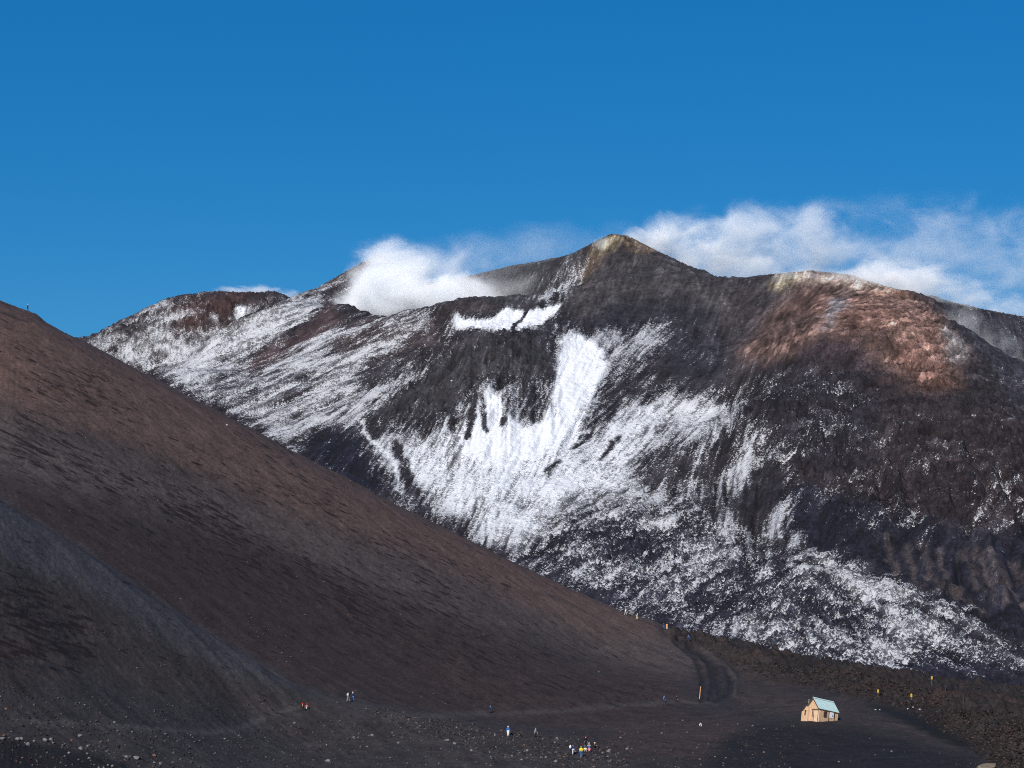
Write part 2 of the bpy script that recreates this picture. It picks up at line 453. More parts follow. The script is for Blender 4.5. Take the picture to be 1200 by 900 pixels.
    S.poly(0.02, [(1050,640),(1260,650),(1260,780),(1140,720),(1060,695)], 8)
    S.poly(0.02, [(880,430),(900,360),(960,330),(1070,345),(1120,390),(1180,470),(1150,520),(1050,470),(960,440)], 10)
    S.poly(0.10, [(1080,352),(1150,360),(1260,380),(1260,470),(1180,400),(1130,390)], 6)
    # summit
    S.poly(0.66, [(618,360),(640,344),(676,321),(682,326),(664,346),(640,356)], 3)
    S.poly(0.45, [(645,325),(670,308),(692,296),(690,318),(672,328),(640,338)], 4)
    S.poly(0.02, [(690,292),(720,276),(760,285),(846,325),(870,345),(850,400),(800,370),(740,380),(690,390),(665,380),(680,340)], 5)
    wob = 3.0 + 6.0 * sstep(392, 430, py)
    qx = px + wob * fbm(X / 35, Y / 45, 4, 0.6, 21.0); qy = py + wob * fbm(X / 35, Y / 45, 4, 0.6, 33.0)
    cov = S.read(qx, qy); cov = np.clip(cov - 0.15 * sstep(0.15, 0.35, cov) * (1 - sstep(0.62, 0.85, cov)), 0.012, 0.988)
    # wind and rockfall break the snow up along the slope; clinker pokes through it
    n1 = unit(fbm(X / 6.0, Y / 9.0, 3, 0.65, 55.0)); n2 = unit(fbm(X / 40.0, Y / 60.0, 3, 0.6, 57.0))
    edge_ = 1 - np.abs(2 * cov - 1)
    snow = 0.62 * np.log(cov / (1 - cov)) + 0.42 * st1 + 0.24 * st2 + 0.16 * n1 + 0.20 * n2 - 0.20 * clod * rough
    hol = box1(box1(Z2, 3, 0), 3, 1) - Z2; hol = np.clip(hol / (hol.std() + 1e-9), -2.5, 2.5)      # hollows hold the snow, ribs are swept bare
    snow = snow + 0.42 * hol * (0.4 + edge_)
    dust = np.clip(0.58 * sstep(0.28, 0.75, cov + 0.06 * st1 + 0.05 * st2 + 0.04 * n2), 0, 1)   # thin grey powder between the clods
    pure = 0.62 + 0.38 * sstep(0.45, 0.82, cov)                     # the thin cover is grey with blown ash

    # ---- colour of the rock and ash
    C = Canvas((0.0336,0.0296,0.0344))
    C.poly((0.0480,0.0400,0.0416), [(90,415),(180,355),(345,345),(345,360),(190,440)], 8)
    C.poly((0.0704,0.0416,0.0384), [(200,372),(260,348),(300,345),(260,385),(215,400)], 8)
    C.poly((0.0680,0.0480,0.0496), [(275,442),(320,408),(392,356),(404,380),(312,436)], 5)
    C.poly((0.0680,0.0440,0.0400), [(395,325),(446,294),(440,305),(400,335),(385,360)], 4)
    C.poly((0.0624,0.0496,0.0496), [(385,425),(400,385),(505,360),(520,395),(440,420)], 8)
    C.poly((0.0480,0.0400,0.0400), [(505,365),(540,350),(575,352),(583,370),(534,366),(528,395)], 4)
    C.poly((0.0440,0.0416,0.0464), [(425,500),(560,396),(640,388),(650,440),(545,490)], 8)
    C.poly((0.0144,0.0144,0.0224), [(345,522),(385,502),(420,515),(455,575),(425,590)], 6)
    C.poly((0.0576,0.0544,0.0576), [(555,325),(690,290),(690,330),(600,365),(560,350)], 6)
    C.poly((0.0600,0.0544,0.0560), [(660,350),(700,310),(760,290),(846,327),(900,360),(860,420),(740,370),(680,380)], 8)
    C.poly((0.0336,0.0320,0.0384), [(690,385),(700,360),(790,345),(850,370),(860,440),(800,470),(770,380),(730,390)], 8)
    C.poly((0.1040,0.0760,0.0560), [(672,322),(690,295),(702,283),(712,290),(695,325),(680,335)], 3)
    C.poly((0.16,0.135,0.085), [(692,292),(702,281),(715,274),(735,277),(728,288),(708,296),(700,300)], 2.5)
    C.poly((0.17,0.125,0.085), [(712,278),(724,273),(745,281),(772,296),(760,298),(735,285)], 2.5)
    C.poly((0.0544,0.0480,0.0512), [(846,325),(920,318),(950,330),(900,400),(870,470),(850,440)], 8)
    # rust-coloured dome
    C.poly((0.105,0.068,0.058), [(860,425),(905,365),(945,330),(1060,338),(1110,378),(1140,430),(1110,470),(1040,460),(1000,430),(930,420)], 9)
    C.poly((0.210,0.128,0.102), [(1005,345),(1065,345),(1108,378),(1120,410),(1090,430),(1060,425),(1050,400),(1020,380)], 7)
    C.poly((0.185,0.108,0.085), [(950,352),(1010,345),(1050,372),(1040,395),(990,380),(960,385)], 6)
    C.poly((0.160,0.092,0.072), [(1040,425),(1075,410),(1110,440),(1120,470),(1090,475),(1050,440)], 6)
    C.poly((0.160,0.102,0.083), [(870,410),(930,395),(990,370),(985,395),(920,425),(880,425)], 6)
    C.poly((0.040,0.032,0.038), [(930,430),(965,400),(990,405),(1020,425),(1045,455),(990,455)], 6, 0.8)
    C.poly((0.40,0.30,0.24), [(915,324),(940,317),(1000,322),(1050,337),(1062,344),(1030,343),(980,337),(930,334)], 3.5)
    C.poly((0.27,0.225,0.15), [(905,330),(930,320),(945,322),(930,338),(910,342)], 4)
    C.poly((0.36,0.20,0.13), [(1020,338),(1058,339),(1068,348),(1035,347)], 3)
    C.poly((0.130,0.120,0.122), [(975,350),(1000,345),(985,370),(960,395),(965,375)], 5)
    C.poly((0.150,0.135,0.130), [(1110,380),(1140,420),(1125,440),(1100,410)], 4)
    C.poly((0.045,0.042,0.050), [(1110,372),(1080,346),(1260,380),(1260,560),(1200,500),(1150,425)], 4)
    C.poly((0.034,0.027,0.030), [(880,480),(1000,450),(1120,480),(1200,500),(1260,560),(1260,640),(1000,650),(920,570)], 12)
    C.poly((0.024,0.023,0.032), [(880,470),(960,440),(1040,470),(1020,560),(960,570),(900,530)], 12, 0.6)
    C.poly((0.018,0.018,0.027), [(900,560),(1000,600),(1060,620),(1260,640),(1260,790),(1100,710),(1000,680),(930,640)], 8)
    for a in ([(1062,650),(1070,668),(1078,694)], [(1078,648),(1092,672),(1102,702)], [(1100,655),(1112,680),(1120,708)], [(1130,652),(1140,672),(1160,704)], [(1142,648),(1160,676),(1180,712)],
              [(1158,652),(1176,684),(1200,716)], [(1176,690),(1190,704),(1215,728)], [(1120,690),(1132,706),(1150,722)], [(1186,668),(1200,690),(1215,700)], [(1040,640),(1046,660),(1050,680)]):
        C.line((0.074,0.060,0.058), a, 7, 4, 0.8)  # sunlit streaks on the dark face, painted into the rock colour
    C.poly((0.024,0.024,0.036), [(600,660),(700,600),(900,660),(1260,800),(1260,900),(900,850)], 18)
    C.m *= np.array((1.0, 0.97, 0.98))
    rock = C.read(px + 16 * fbm(X / 30, Y / 40, 4, 0.65, 71.0), py + 13 * fbm(X / 30, Y / 40, 4, 0.65, 83.0))
    rock = rock * np.exp(0.05 * g1 + 0.14 * st1 + 0.12 * st2 + 0.30 * unit(fbm(X / 16, Y / 24, 4, 0.75, 91.0)) * (0.7 + 0.4 * sstep(0.07, 0.16, rock[..., 0])) + 0.22 * st1 * sstep(0.07, 0.16, rock[..., 0]))[..., None]
    rock = np.clip(rock, 0.012, 0.6)

    m, nt, b = new_mat('volcanic_slope_with_snow')
    geo = N(nt, 'ShaderNodeNewGeometry')
    sn = N(nt, 'ShaderNodeAttribute', attribute_name='snow'); tint = N(nt, 'ShaderNodeAttribute', attribute_name='tint')
    pos = geo.outputs['Position']
    pu = N(nt, 'ShaderNodeAttribute', attribute_name='pure')
    f1 = noise_node(nt, pos, 0.62, 3.0, 0.85)
    f2 = noise_node(nt, pos, 0.8, 3.0, 0.8)
    v = math_node(nt, 'ADD', sn.outputs['Fac'], math_node(nt, 'MULTIPLY', math_node(nt, 'SUBTRACT', f1, 0.5), 8.5))
    du = N(nt, 'ShaderNodeAttribute', attribute_name='dust')
    mask = math_node(nt, 'MULTIPLY', ramp(nt, v, -0.25, 0.35), pu.outputs['Fac'])
    powder = math_node(nt, 'MULTIPLY', math_node(nt, 'MULTIPLY', du.outputs['Fac'], 0.55), ramp(nt, f2, 0.28, 0.72, 0.35, 1.5, False))
    mask = math_node(nt, 'MAXIMUM', mask, powder)
    var = math_node(nt, 'MULTIPLY', ramp(nt, noise_node(nt, pos, 0.22, 6.0, 0.85), 0.3, 0.7, 0.4, 1.6, False), ramp(nt, f2, 0.3, 0.7, 0.55, 1.45, False))
    rockc = mix_color(nt, 1.0, tint.outputs['Color'], var, 'MULTIPLY')
    snowc = mix_color(nt, f2, (0.84, 0.84, 0.86), (0.92, 0.92, 0.93))
    nt.links.new(mix_color(nt, mask, rockc, snowc), b.inputs['Base Color'])
    bump = N(nt, 'ShaderNodeBump'); bump.inputs['Strength'].default_value = 0.7; bump.inputs['Distance'].default_value = 2.5
    h = math_node(nt, 'ADD', f1, math_node(nt, 'MULTIPLY', noise_node(nt, pos, 0.14, 5.0, 0.65), 1.6))
    nt.links.new(h, bump.inputs['Height']); nt.links.new(bump.outputs[0], b.inputs['Normal'])
    o = grid_mesh('mountain', X, Y, Z2, m, {'snow': snow, 'pure': pure, 'dust': dust}, {'tint': rock})
    o['kind'] = 'structure'; o['label'] = 'snow-streaked dark volcano with steaming craters behind the brown cone'
    return dict(t=t, y=y, Z=Z2)

MOUNT = build_mountain()

# ------------------------------------------------------------------ cone, plain and lava in front
PLAIN = -34.5
def build_near():
    pts = [
        (-150,300,600),(0,352,610),(43,369,612),(103,403,620),(240,473,640),(400,557,665),(550,633,690),(667,690,710),(767,727,725),
        (0,460,560),(0,570,508),(150,560,560),(150,670,505),(300,640,575),(300,740,520),(450,700,590),(450,790,540),(600,750,610),(600,815,560),(740,790,630),
        (574,836,545),(778,824,583),(-150,420,560),(-150,520,505),(690,760,650),(820,800,630),(760,800,610),
        # grey slope and the stony rise in front
        (0,585,410),(100,646,415),(200,714,420),(300,777,428),(345,805,434),(408,821,436),(470,831,436),(540,844,434),(600,852,430),
        (0,700,378),(0,790,360),(0,850,348),(100,760,388),(100,850,362),(200,800,398),(200,870,372),(300,850,410),(300,895,385),(400,860,415),(400,895,395),
        (500,870,415),(600,880,410),(700,885,415),(680,885,415),(-150,500,395),(-150,700,355),(595,863,424),
        # flat ground and hut
        (820,855,486),(935,846,472),(960,847,470),(990,850,468),(960,838,490),(900,800,640),(930,885,425),(1060,870,450),(1000,815,600),(1160,893,410),(1060,830,560),(1200,860,470),
    ]
    P = []; V = []
    for px, py, Y in pts:
        t, e = ray(px, py); P.append((float(t) * Y, Y)); V.append(float(e) * Y)
    hid = [(0,465,3),(100,462,-9),(200,462,-19),(300,467,-27),(400,480,-32),(500,490,-34),(-150,460,18),(600,480,-34.6),(700,490,-34.5),
           (-150,720,62),(0,720,52),(200,740,18),(400,780,-14),(600,800,-34),(767,810,-46),(-150,850,30),(0,860,0),(300,880,-50),(600,900,-80),(850,880,-75),(1100,880,-70),(1350,880,-70),
           (900,770,-34),(1000,770,-37),(1100,740,-40),(1250,700,-42),(1400,650,-42),(1400,500,-36),(1300,420,-35),
           (600,340,-36),(900,340,-36),(1300,340,-36),(300,340,-34),(-100,320,-29),(600,250,-37),(1200,250,-37),(0,250,-36),(-300,250,-34),
           (600,150,-37),(0,150,-37),(1300,150,-37)]
    for px, Y, z in hid:
        P.append(((px - 600) / F * Y, Y)); V.append(z)
    f = tps(P, V, 0.0008)
    t = columns(1.5, 420)
    y = np.concatenate([np.linspace(4, 300, 24, endpoint=False), np.linspace(300, 345, 14, endpoint=False), np.linspace(345, 470, 190, endpoint=False),
                        np.linspace(470, 740, 290, endpoint=False), np.linspace(740, 830, 40, endpoint=False), np.linspace(830, 960, 12)])
    tc = np.linspace(t[0], t[-1], 240); yc = np.concatenate([np.linspace(4, 340, 30, endpoint=False), np.linspace(340, 830, 230, endpoint=False), np.linspace(830, 960, 20)])
    Zc = f(tc[None, :] * yc[:, None], np.broadcast_to(yc[:, None], (len(yc), len(tc))))
    Z = resample(tc, yc, Zc, t, y)
    cone_line = [(-60,328),(0,352),(20,360),(43,368),(53,377),(75,390),(103,403),(167,437),(240,474),(347,531),(400,557),(467,593),(550,633),(600,658),(667,690),(733,718),(767,728),(790,738),
                 (830,755),(850,764),(880,771),(930,776),(985,780),(1010,782),(1040,792),(1062,800),(1095,806),(1118,818),(1150,826),(1200,836)]
    grey_line = [(-60,548),(0,586),(50,616),(100,646),(200,714),(250,745),(300,776),(330,796),(360,810),(410,822),(470,830),(540,842),(600,850),(650,858)]
    Z = fit_skyline(Z, t, y, cone_line[:17], (560, 830), 60, smooth=40)
    Z = fit_skyline(Z, t, y, cone_line[:17], (560, 830), 14, smooth=3)
    Z = fit_skyline(Z, t, y, grey_line, (395, 445), 26, smooth=25)
    Z = fit_skyline(Z, t, y, grey_line, (395, 445), 9, smooth=3)
    X = t[None, :] * y[:, None]; Y = np.broadcast_to(y[:, None], X.shape)
    rr = np.hypot(X, Y)
    hill = np.exp(-(rr / 42.0) ** 2)
    Z = Z * (1 - hill) + hill * (-2.0)
    px, py = project(X, Y, Z)

    base = perlin(X * 0.5, Y * 0.5) + 0.6 * perlin(X * 1.1 + 40, Y * 1.1)
    g1 = flow(Z, t, y, base, 1.2, 12)
    g2 = flow(Z, t, y, perlin(X * 0.12 + 50, Y * 0.12) + 0.4 * base, 2.0, 14)
    # lava field on the right
    L = Canvas(0.0, y0=600)
    L.poly(1.0, [(775,722),(783,737),(800,745),(850,772),(880,790),(925,800),(960,806),(1000,817),(1040,826),(1080,838),(1100,850),(1130,868),(1165,895),(1180,930),(1270,930),(1270,700),(900,700)], 4)
    L.poly(0.0, [(1010,824),(1040,829),(1085,838),(1115,856),(1155,882),(1125,880),(1060,848)], 2)
    L.poly(0.1, [(1100,828),(1122,814),(1160,822),(1140,828)], 2)
    lava = L.read(px, py) * sstep(380, 400, Y)
    blocks = ridged(X / 7.0, Y / 9.0, 5, 0.7, 2.0) * 1.6 + fbm(X / 25.0, Y / 25.0, 2, 0.5, 8.0) * 2.2 + np.abs(perlin(X / 3.1, Y / 3.1)) * 1.6
    Z2 = Z + lava * (blocks * 1.5 + 1.0)
    Z2 = fit_skyline(Z2, t, y, cone_line, (560, 830), 26, smooth=2)
    Z2 = Z2 + 0.22 * fbm(X / 2.2, Y / 2.2, 3, 0.7, 77.0) * sstep(520, 560, Y)
    # mild unevenness of the ash slopes
    cone = sstep(470, 520, Y) * (1 - lava)
    Z2 = Z2 + cone * (g2 * 0.04 + g1 * 0.02 + fbm(X / 30, Y / 30, 3, 0.5, 14.0) * 0.5) + (1 - cone) * (1 - lava) * (fbm(X / 6.0, Y / 6.0, 4, 0.6, 4.0) * 0.28 + g1 * 0.05) * sstep(120, 300, Y)
    # a dug track: bulldozed ruts under the crest
    T = Canvas(0.0, y0=600)
    for a, d in (([(795,740),(822,765),(838,785),(842,812)], 0.6), ([(806,752),(830,775),(836,800),(832,818)], 0.55), ([(790,745),(815,770),(824,795),(822,820)], 0.7), ([(850,782),(857,795),(855,812),(838,822)], 0.5)):
        T.line(d, a, 5, 2.5)
    T.line(-0.5, [(815,752),(845,775),(862,792),(862,812)], 4, 2)
    Z2 = Z2 - T.read(px, py) * 0.9
    Z2 = Z2 - 0.5 * Canvas_line_read(px, py, [(-20,356),(0,363),(20,371),(34,376)], 2.5, 330)

    # ---- colours of the ash, cinders and lava
    brown = (0.0970,0.0600,0.0490)
    C = Canvas((0.0280,0.0235,0.0250))
    C.poly(brown, [(-60,300),(0,345),(110,400),(400,555),(610,655),(800,735),(800,760),(700,745),(600,715),(450,650),(300,590),(150,520),(0,480),(-60,460)], 14)
    C.poly((0.0800,0.0610,0.0560), [(-60,460),(0,480),(300,590),(450,650),(700,745),(820,745),(830,790),(700,790),(500,720),(300,640),(0,560),(-60,530)], 20)
    C.poly((0.0373,0.0252,0.0234), [(-60,540),(0,560),(300,640),(500,720),(800,800),(800,850),(500,850),(300,780),(0,600)], 22)
    C.poly((0.0518,0.0299,0.0266), [(0,575),(30,585),(130,640),(250,720),(345,790),(420,815),(330,775),(200,680),(60,590)], 10)
    C.poly((0.0412,0.0312,0.0286), [(830,755),(880,790),(940,810),(1010,830),(1080,850),(1150,885),(1060,862),(960,845),(880,835),(860,820),(862,790)], 8)
    C.poly((0.0440,0.0395,0.0415), [(280,765),(350,806),(420,822),(480,833),(420,842),(330,826),(270,800)], 5)
    C.poly((0.0490,0.0445,0.0480), [(-60,540),(0,586),(100,646),(200,714),(300,776),(350,806),(280,800),(180,745),(90,690),(-60,640)], 5)
    C.poly((0.0398,0.0319,0.0305), [(-60,640),(90,690),(180,745),(280,800),(350,812),(420,824),(440,840),(300,850),(100,800),(-60,740)], 12)
    C.poly((0.0425,0.0332,0.0312), [(-60,690),(60,700),(120,760),(90,800),(-60,790)], 14)
    C.poly((0.0332,0.0286,0.0299), [(-60,800),(100,810),(260,830),(420,840),(520,860),(620,880),(700,930),(-60,930)], 12)
    C.poly((0.0372,0.0312,0.0319), [(410,822),(470,831),(540,844),(600,852),(660,862),(720,880),(760,920),(560,920),(470,860)], 6)
    C.poly((0.0438,0.0299,0.0286), [(700,850),(790,842),(880,838),(880,870),(800,890),(720,880)], 10)
    C.poly((0.0159,0.0139,0.0146), [(850,862),(900,848),(940,846),(1000,850),(1060,866),(1110,882),(1170,900),(1170,930),(760,930),(840,885)], 6)
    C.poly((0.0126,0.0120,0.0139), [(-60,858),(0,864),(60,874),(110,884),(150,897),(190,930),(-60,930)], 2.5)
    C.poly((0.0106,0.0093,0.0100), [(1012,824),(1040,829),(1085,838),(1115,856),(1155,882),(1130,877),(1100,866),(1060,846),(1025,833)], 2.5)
    # track ruts and trodden paths
    for a in ([(795,740),(822,765),(838,785),(842,812)], [(806,752),(830,775),(836,800),(832,818)], [(790,745),(815,770),(824,795),(822,820)], [(850,785),(857,797),(855,812),(838,822)]):
        C.line((0.018,0.016,0.018), a, 6, 3, 0.9)
    C.line((0.058,0.050,0.049), [(812,752),(845,775),(862,795),(862,815)], 3, 2, 0.8)
    C.line((0.076,0.070,0.070), [(-60,842),(60,846),(150,853),(225,858),(275,856),(310,842),(350,828)], 5, 3, 0.4)
    C.line((0.064,0.055,0.054), [(450,838),(600,838),(720,828),(800,820),(840,824)], 5, 3, 0.6)
    C.line((0.026,0.020,0.020), [(0,363),(20,371),(36,377)], 3, 1.2, 0.9)
    C.line((0.036,0.030,0.032), [(620,690),(680,712),(740,750),(790,772)], 3, 1.5, 0.6)
    C.line((0.024,0.024,0.029), [(0,776),(40,780),(75,786)], 5, 2, 0.8)
    lavac = np.array((0.030,0.0235,0.0225))
    C.poly((0.016,0.015,0.018), [(1095,829),(1122,813),(1162,822),(1140,829)], 2)  # dark ash in the lava gap, the hollow's shade painted in with it
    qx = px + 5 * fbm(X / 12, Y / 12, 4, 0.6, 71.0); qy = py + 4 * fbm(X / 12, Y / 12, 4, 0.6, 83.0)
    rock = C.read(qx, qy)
    rock = rock * (1 - lava[..., None]) + lava[..., None] * lavac * (1 + 0.6 * fbm(X / 14, Y / 14, 4, 0.6, 31.0))[..., None] * (np.array((1.0,1.0,1.0)) + 0.25 * fbm(X / 20, Y / 20, 2, 0.5, 5.0)[..., None] * np.array((1, -0.3, -0.6)))
    # dark wind-swept cinder streaks lying on the brown ash
    D = Canvas(0.04)
    D.poly(0.75, [(0,450),(60,470),(140,520),(230,560),(320,610),(420,660),(520,700),(640,745),(700,790),(560,780),(400,720),(250,660),(100,600),(0,560)], 25)
    D.poly(0.75, [(60,425),(120,450),(180,490),(150,500),(90,460)], 10)
    D.poly(0.5, [(0,380),(60,400),(220,470),(500,620),(700,720),(500,680),(200,540),(0,450)], 20, 0.6)
    D.poly(0.45, [(550,800),(700,800),(830,790),(830,820),(600,830)], 12)
    D.poly(0.85, [(-60,650),(60,660),(110,720),(120,790),(60,790),(-60,770)], 12)
    D.poly(0.0, [(-60,540),(0,588),(350,808),(280,800),(90,690),(-60,640)], 5)
    dk = D.read(px, py)
    sdir = Canvas(-27.0); sdir.poly(-22, [(500,700),(850,760),(850,850),(500,850)], 20); sdir = sdir.read(px, py)
    ss = np.radians(sdir); lu = X * np.cos(ss) + Z * np.sin(ss); lq = -X * np.sin(ss) + Z * np.cos(ss)
    sA = unit(fbm(lu / 5.0, lq / 0.75, 3, 0.7, 3.0)); sB = unit(fbm(lu / 38.0, lq / 9.0, 3, 0.6, 9.0))
    streak = 0.72 * sA + 0.40 * sB + 0.05 * g1
    dens = dk * 1.0 + 0.16 * sB
    dmask = 0.6 * sstep(0.45, 1.15, streak + dk * 1.0 - 0.25) * np.clip(dk * 1.6, 0, 1) * 0.85
    dark = np.array((0.026,0.018,0.018))
    rock = rock * (1 - dmask[..., None]) + dark * dmask[..., None]
    rock = np.clip(rock * (1 + 0.07 * g1 + 0.10 * unit(fbm(X / 5, Y / 5, 4, 0.7, 91.0)))[..., None], 0.01, 0.5)

    m, nt, b = new_mat('volcanic_ash_and_cinders')
    geo = N(nt, 'ShaderNodeNewGeometry'); pos = geo.outputs['Position']
    tint = N(nt, 'ShaderNodeAttribute', attribute_name='tint'); lv = N(nt, 'ShaderNodeAttribute', attribute_name='lava')
    f1 = noise_node(nt, pos, 1.4, 4.0, 0.7)
    var = math_node(nt, 'MULTIPLY', ramp(nt, f1, 0.3, 0.7, 0.62, 1.38, False), ramp(nt, noise_node(nt, pos, 3.2, 2.0, 0.7), 0.3, 0.7, 0.75, 1.25, False))
    nt.links.new(mix_color(nt, 1.0, tint.outputs['Color'], var, 'MULTIPLY'), b.inputs['Base Color'])
    mp = N(nt, 'ShaderNodeMapping'); mp.vector_type = 'TEXTURE'
    mp.inputs['Rotation'].default_value = (0, math.radians(25.0), 0); mp.inputs['Scale'].default_value = (4.2, 4.2, 0.42)
    nt.links.new(pos, mp.inputs['Vector'])
    sk = N(nt, 'ShaderNodeAttribute', attribute_name='streak')
    sw = noise_node(nt, mp.outputs[0], 1.0, 3.0, 0.6)
    sm = ramp(nt, math_node(nt, 'ADD', sw, math_node(nt, 'MULTIPLY', sk.outputs['Fac'], 0.16)), 0.635, 0.72, 0.0, 0.9)
    nt.links.new(mix_color(nt, sm, b.inputs['Base Color'].links[0].from_socket, (0.016, 0.010, 0.011)), b.inputs['Base Color'])
    bump = N(nt, 'ShaderNodeBump'); bump.inputs['Strength'].default_value = 0.5
    nt.links.new(math_node(nt, 'ADD', math_node(nt, 'MULTIPLY', lv.outputs['Fac'], 0.9), 0.25), bump.inputs['Distance'])
    nt.links.new(math_node(nt, 'ADD', f1, noise_node(nt, pos, 0.5, 3.0, 0.6)), bump.inputs['Height'])
    nt.links.new(bump.outputs[0], b.inputs['Normal'])
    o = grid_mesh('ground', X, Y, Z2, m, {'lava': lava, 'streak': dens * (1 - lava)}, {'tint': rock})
    o['kind'] = 'structure'; o['label'] = 'brown cinder cone, grey ash slope and dark volcanic plain with lava rubble'
    return dict(t=t, y=y, Z=Z2, lava=lava)

def Canvas_line_read(px, py, pts, width, y0):
    c = Canvas(0.0, y0=y0, y1=y0 + 120, x1=200); c.line(1.0, pts, width, 1.5)
    out = c.read(px, py); out[(px > 150) | (py > y0 + 110)] = 0
    return out

NEAR = build_near()

def ground_hit(px, py, ymin=340.0):
    """first point of the near ground on the sight line through a pixel"""
    t, e = ray(px, py); t = float(t); e = float(e)
    T, Y, Z = NEAR['t'], NEAR['y'], NEAR['Z']
    i = int(np.clip(np.searchsorted(T, t) - 1, 0, len(T) - 2)); a = (t - T[i]) / (T[i + 1] - T[i])
    zc = Z[:, i] * (1 - a) + Z[:, i + 1] * a
    d = zc - e * Y
    k = np.where((Y[1:] >= ymin) & (d[1:] >= 0) & (d[:-1] < 0))[0]
    if len(k) == 0: return None
    k = k[0]; f = -d[k] / (d[k + 1] - d[k]); y = Y[k] + f * (Y[k + 1] - Y[k])
    return Vector((t * y, y, e * y))
def ground_z(x, y):
    T, Yv, Z = NEAR['t'], NEAR['y'], NEAR['Z']
    i = int(np.clip(np.searchsorted(T, x / y) - 1, 0, len(T) - 2)); j = int(np.clip(np.searchsorted(Yv, y) - 1, 0, len(Yv) - 2))
    a = (x / y - T[i]) / (T[i + 1] - T[i]); b = (y - Yv[j]) / (Yv[j + 1] - Yv[j])
    return (Z[j, i] * (1 - a) + Z[j, i + 1] * a) * (1 - b) + (Z[j + 1, i] * (1 - a) + Z[j + 1, i + 1] * a) * b

# ------------------------------------------------------------------ object helpers
_mats = {}
def paint(name, c, rough=0.8, var=0.25, scale=6.0, spec=0.2, metal=0.0):
    if name in _mats: return _mats[name]
    m, nt, b = new_mat(name)
    tc = N(nt, 'ShaderNodeTexCoord')
    f = noise_node(nt, tc.outputs['Object'], scale, 4.0, 0.65)
    v = ramp(nt, f, 0.3, 0.7, 1 - var, 1 + var, False)
    nt.links.new(mix_color(nt, 1.0, c, v, 'MULTIPLY'), b.inputs['Base Color'])
    b.inputs['Roughness'].default_value = rough; b.inputs['Specular IOR Level'].default_value = spec; b.inputs['Metallic'].default_value = metal
    _mats[name] = m
    return m
def empty(name, loc, rot=(0, 0, 0)):
    o = bpy.data.objects.new(name, None); o.empty_display_size = 0.3
    o.location = loc; o.rotation_euler = rot; col.objects.link(o)
    return o
def tag(o, label=None, cat=None, group=None, kind=None):
    if label: o['label'] = label
    if cat: o['category'] = cat
    if group: o['group'] = group
    if kind: o['kind'] = kind
    return o
def link_mesh(name, me, mat, parent=None):
    o = bpy.data.objects.new(name, me); col.objects.link(o)
    if mat is not None:
        if not me.materials: me.materials.append(mat)
        o.material_slots[0].link = 'OBJECT'; o.material_slots[0].material = mat
    if parent is not None: o.parent = parent
    return o
def from_bm(name, bm, mat, parent=None, smooth=False):
    me = bpy.data.meshes.new(name); bmesh.ops.recalc_face_normals(bm, faces=bm.faces); bm.to_mesh(me); bm.free()
    if smooth: me.polygons.foreach_set('use_smooth', [True] * len(me.polygons))
    return link_mesh(name, me, mat, parent)
def add_box(bm, x0, x1, y0, y1, z0, z1):
    vs = [bm.verts.new((x, y, z)) for x in (x0, x1) for y in (y0, y1) for z in (z0, z1)]
    for f in ((0,1,3,2),(4,6,7,5),(0,4,5,1),(2,3,7,6),(0,2,6,4),(1,5,7,3)): bm.faces.new([vs[k] for k in f])
def add_prism(bm, poly, d0, d1, axis='y'):
    """a flat outline given thickness; axis y: outline in x,z; axis x: outline in y,z"""
    mk = (lambda p, d: (p[0], d, p[1])) if axis == 'y' else (lambda p, d: (d, p[0], p[1]))
    a = [bm.verts.new(mk(p, d0)) for p in poly]; b = [bm.verts.new(mk(p, d1)) for p in poly]
    bm.faces.new(a); bm.faces.new(b[::-1])
    for k in range(len(poly)): bm.faces.new((a[k], b[k], b[(k + 1) % len(poly)], a[(k + 1) % len(poly)]))
def add_tube(bm, p, q, r0, r1=None, seg=8):
    p, q = Vector(p), Vector(q); r1 = r0 if r1 is None else r1
    m = (q - p).to_track_quat('Z', 'Y').to_matrix()
    A = [bm.verts.new(p + m @ Vector((math.cos(2 * math.pi * k / seg) * r0, math.sin(2 * math.pi * k / seg) * r0, 0))) for k in range(seg)]
    B = [bm.verts.new(q + m @ Vector((math.cos(2 * math.pi * k / seg) * r1, math.sin(2 * math.pi * k / seg) * r1, 0))) for k in range(seg)]
    for k in range(seg): bm.faces.new((A[k], A[(k + 1) % seg], B[(k + 1) % seg], B[k]))
    bm.faces.new(A[::-1]); bm.faces.new(B)

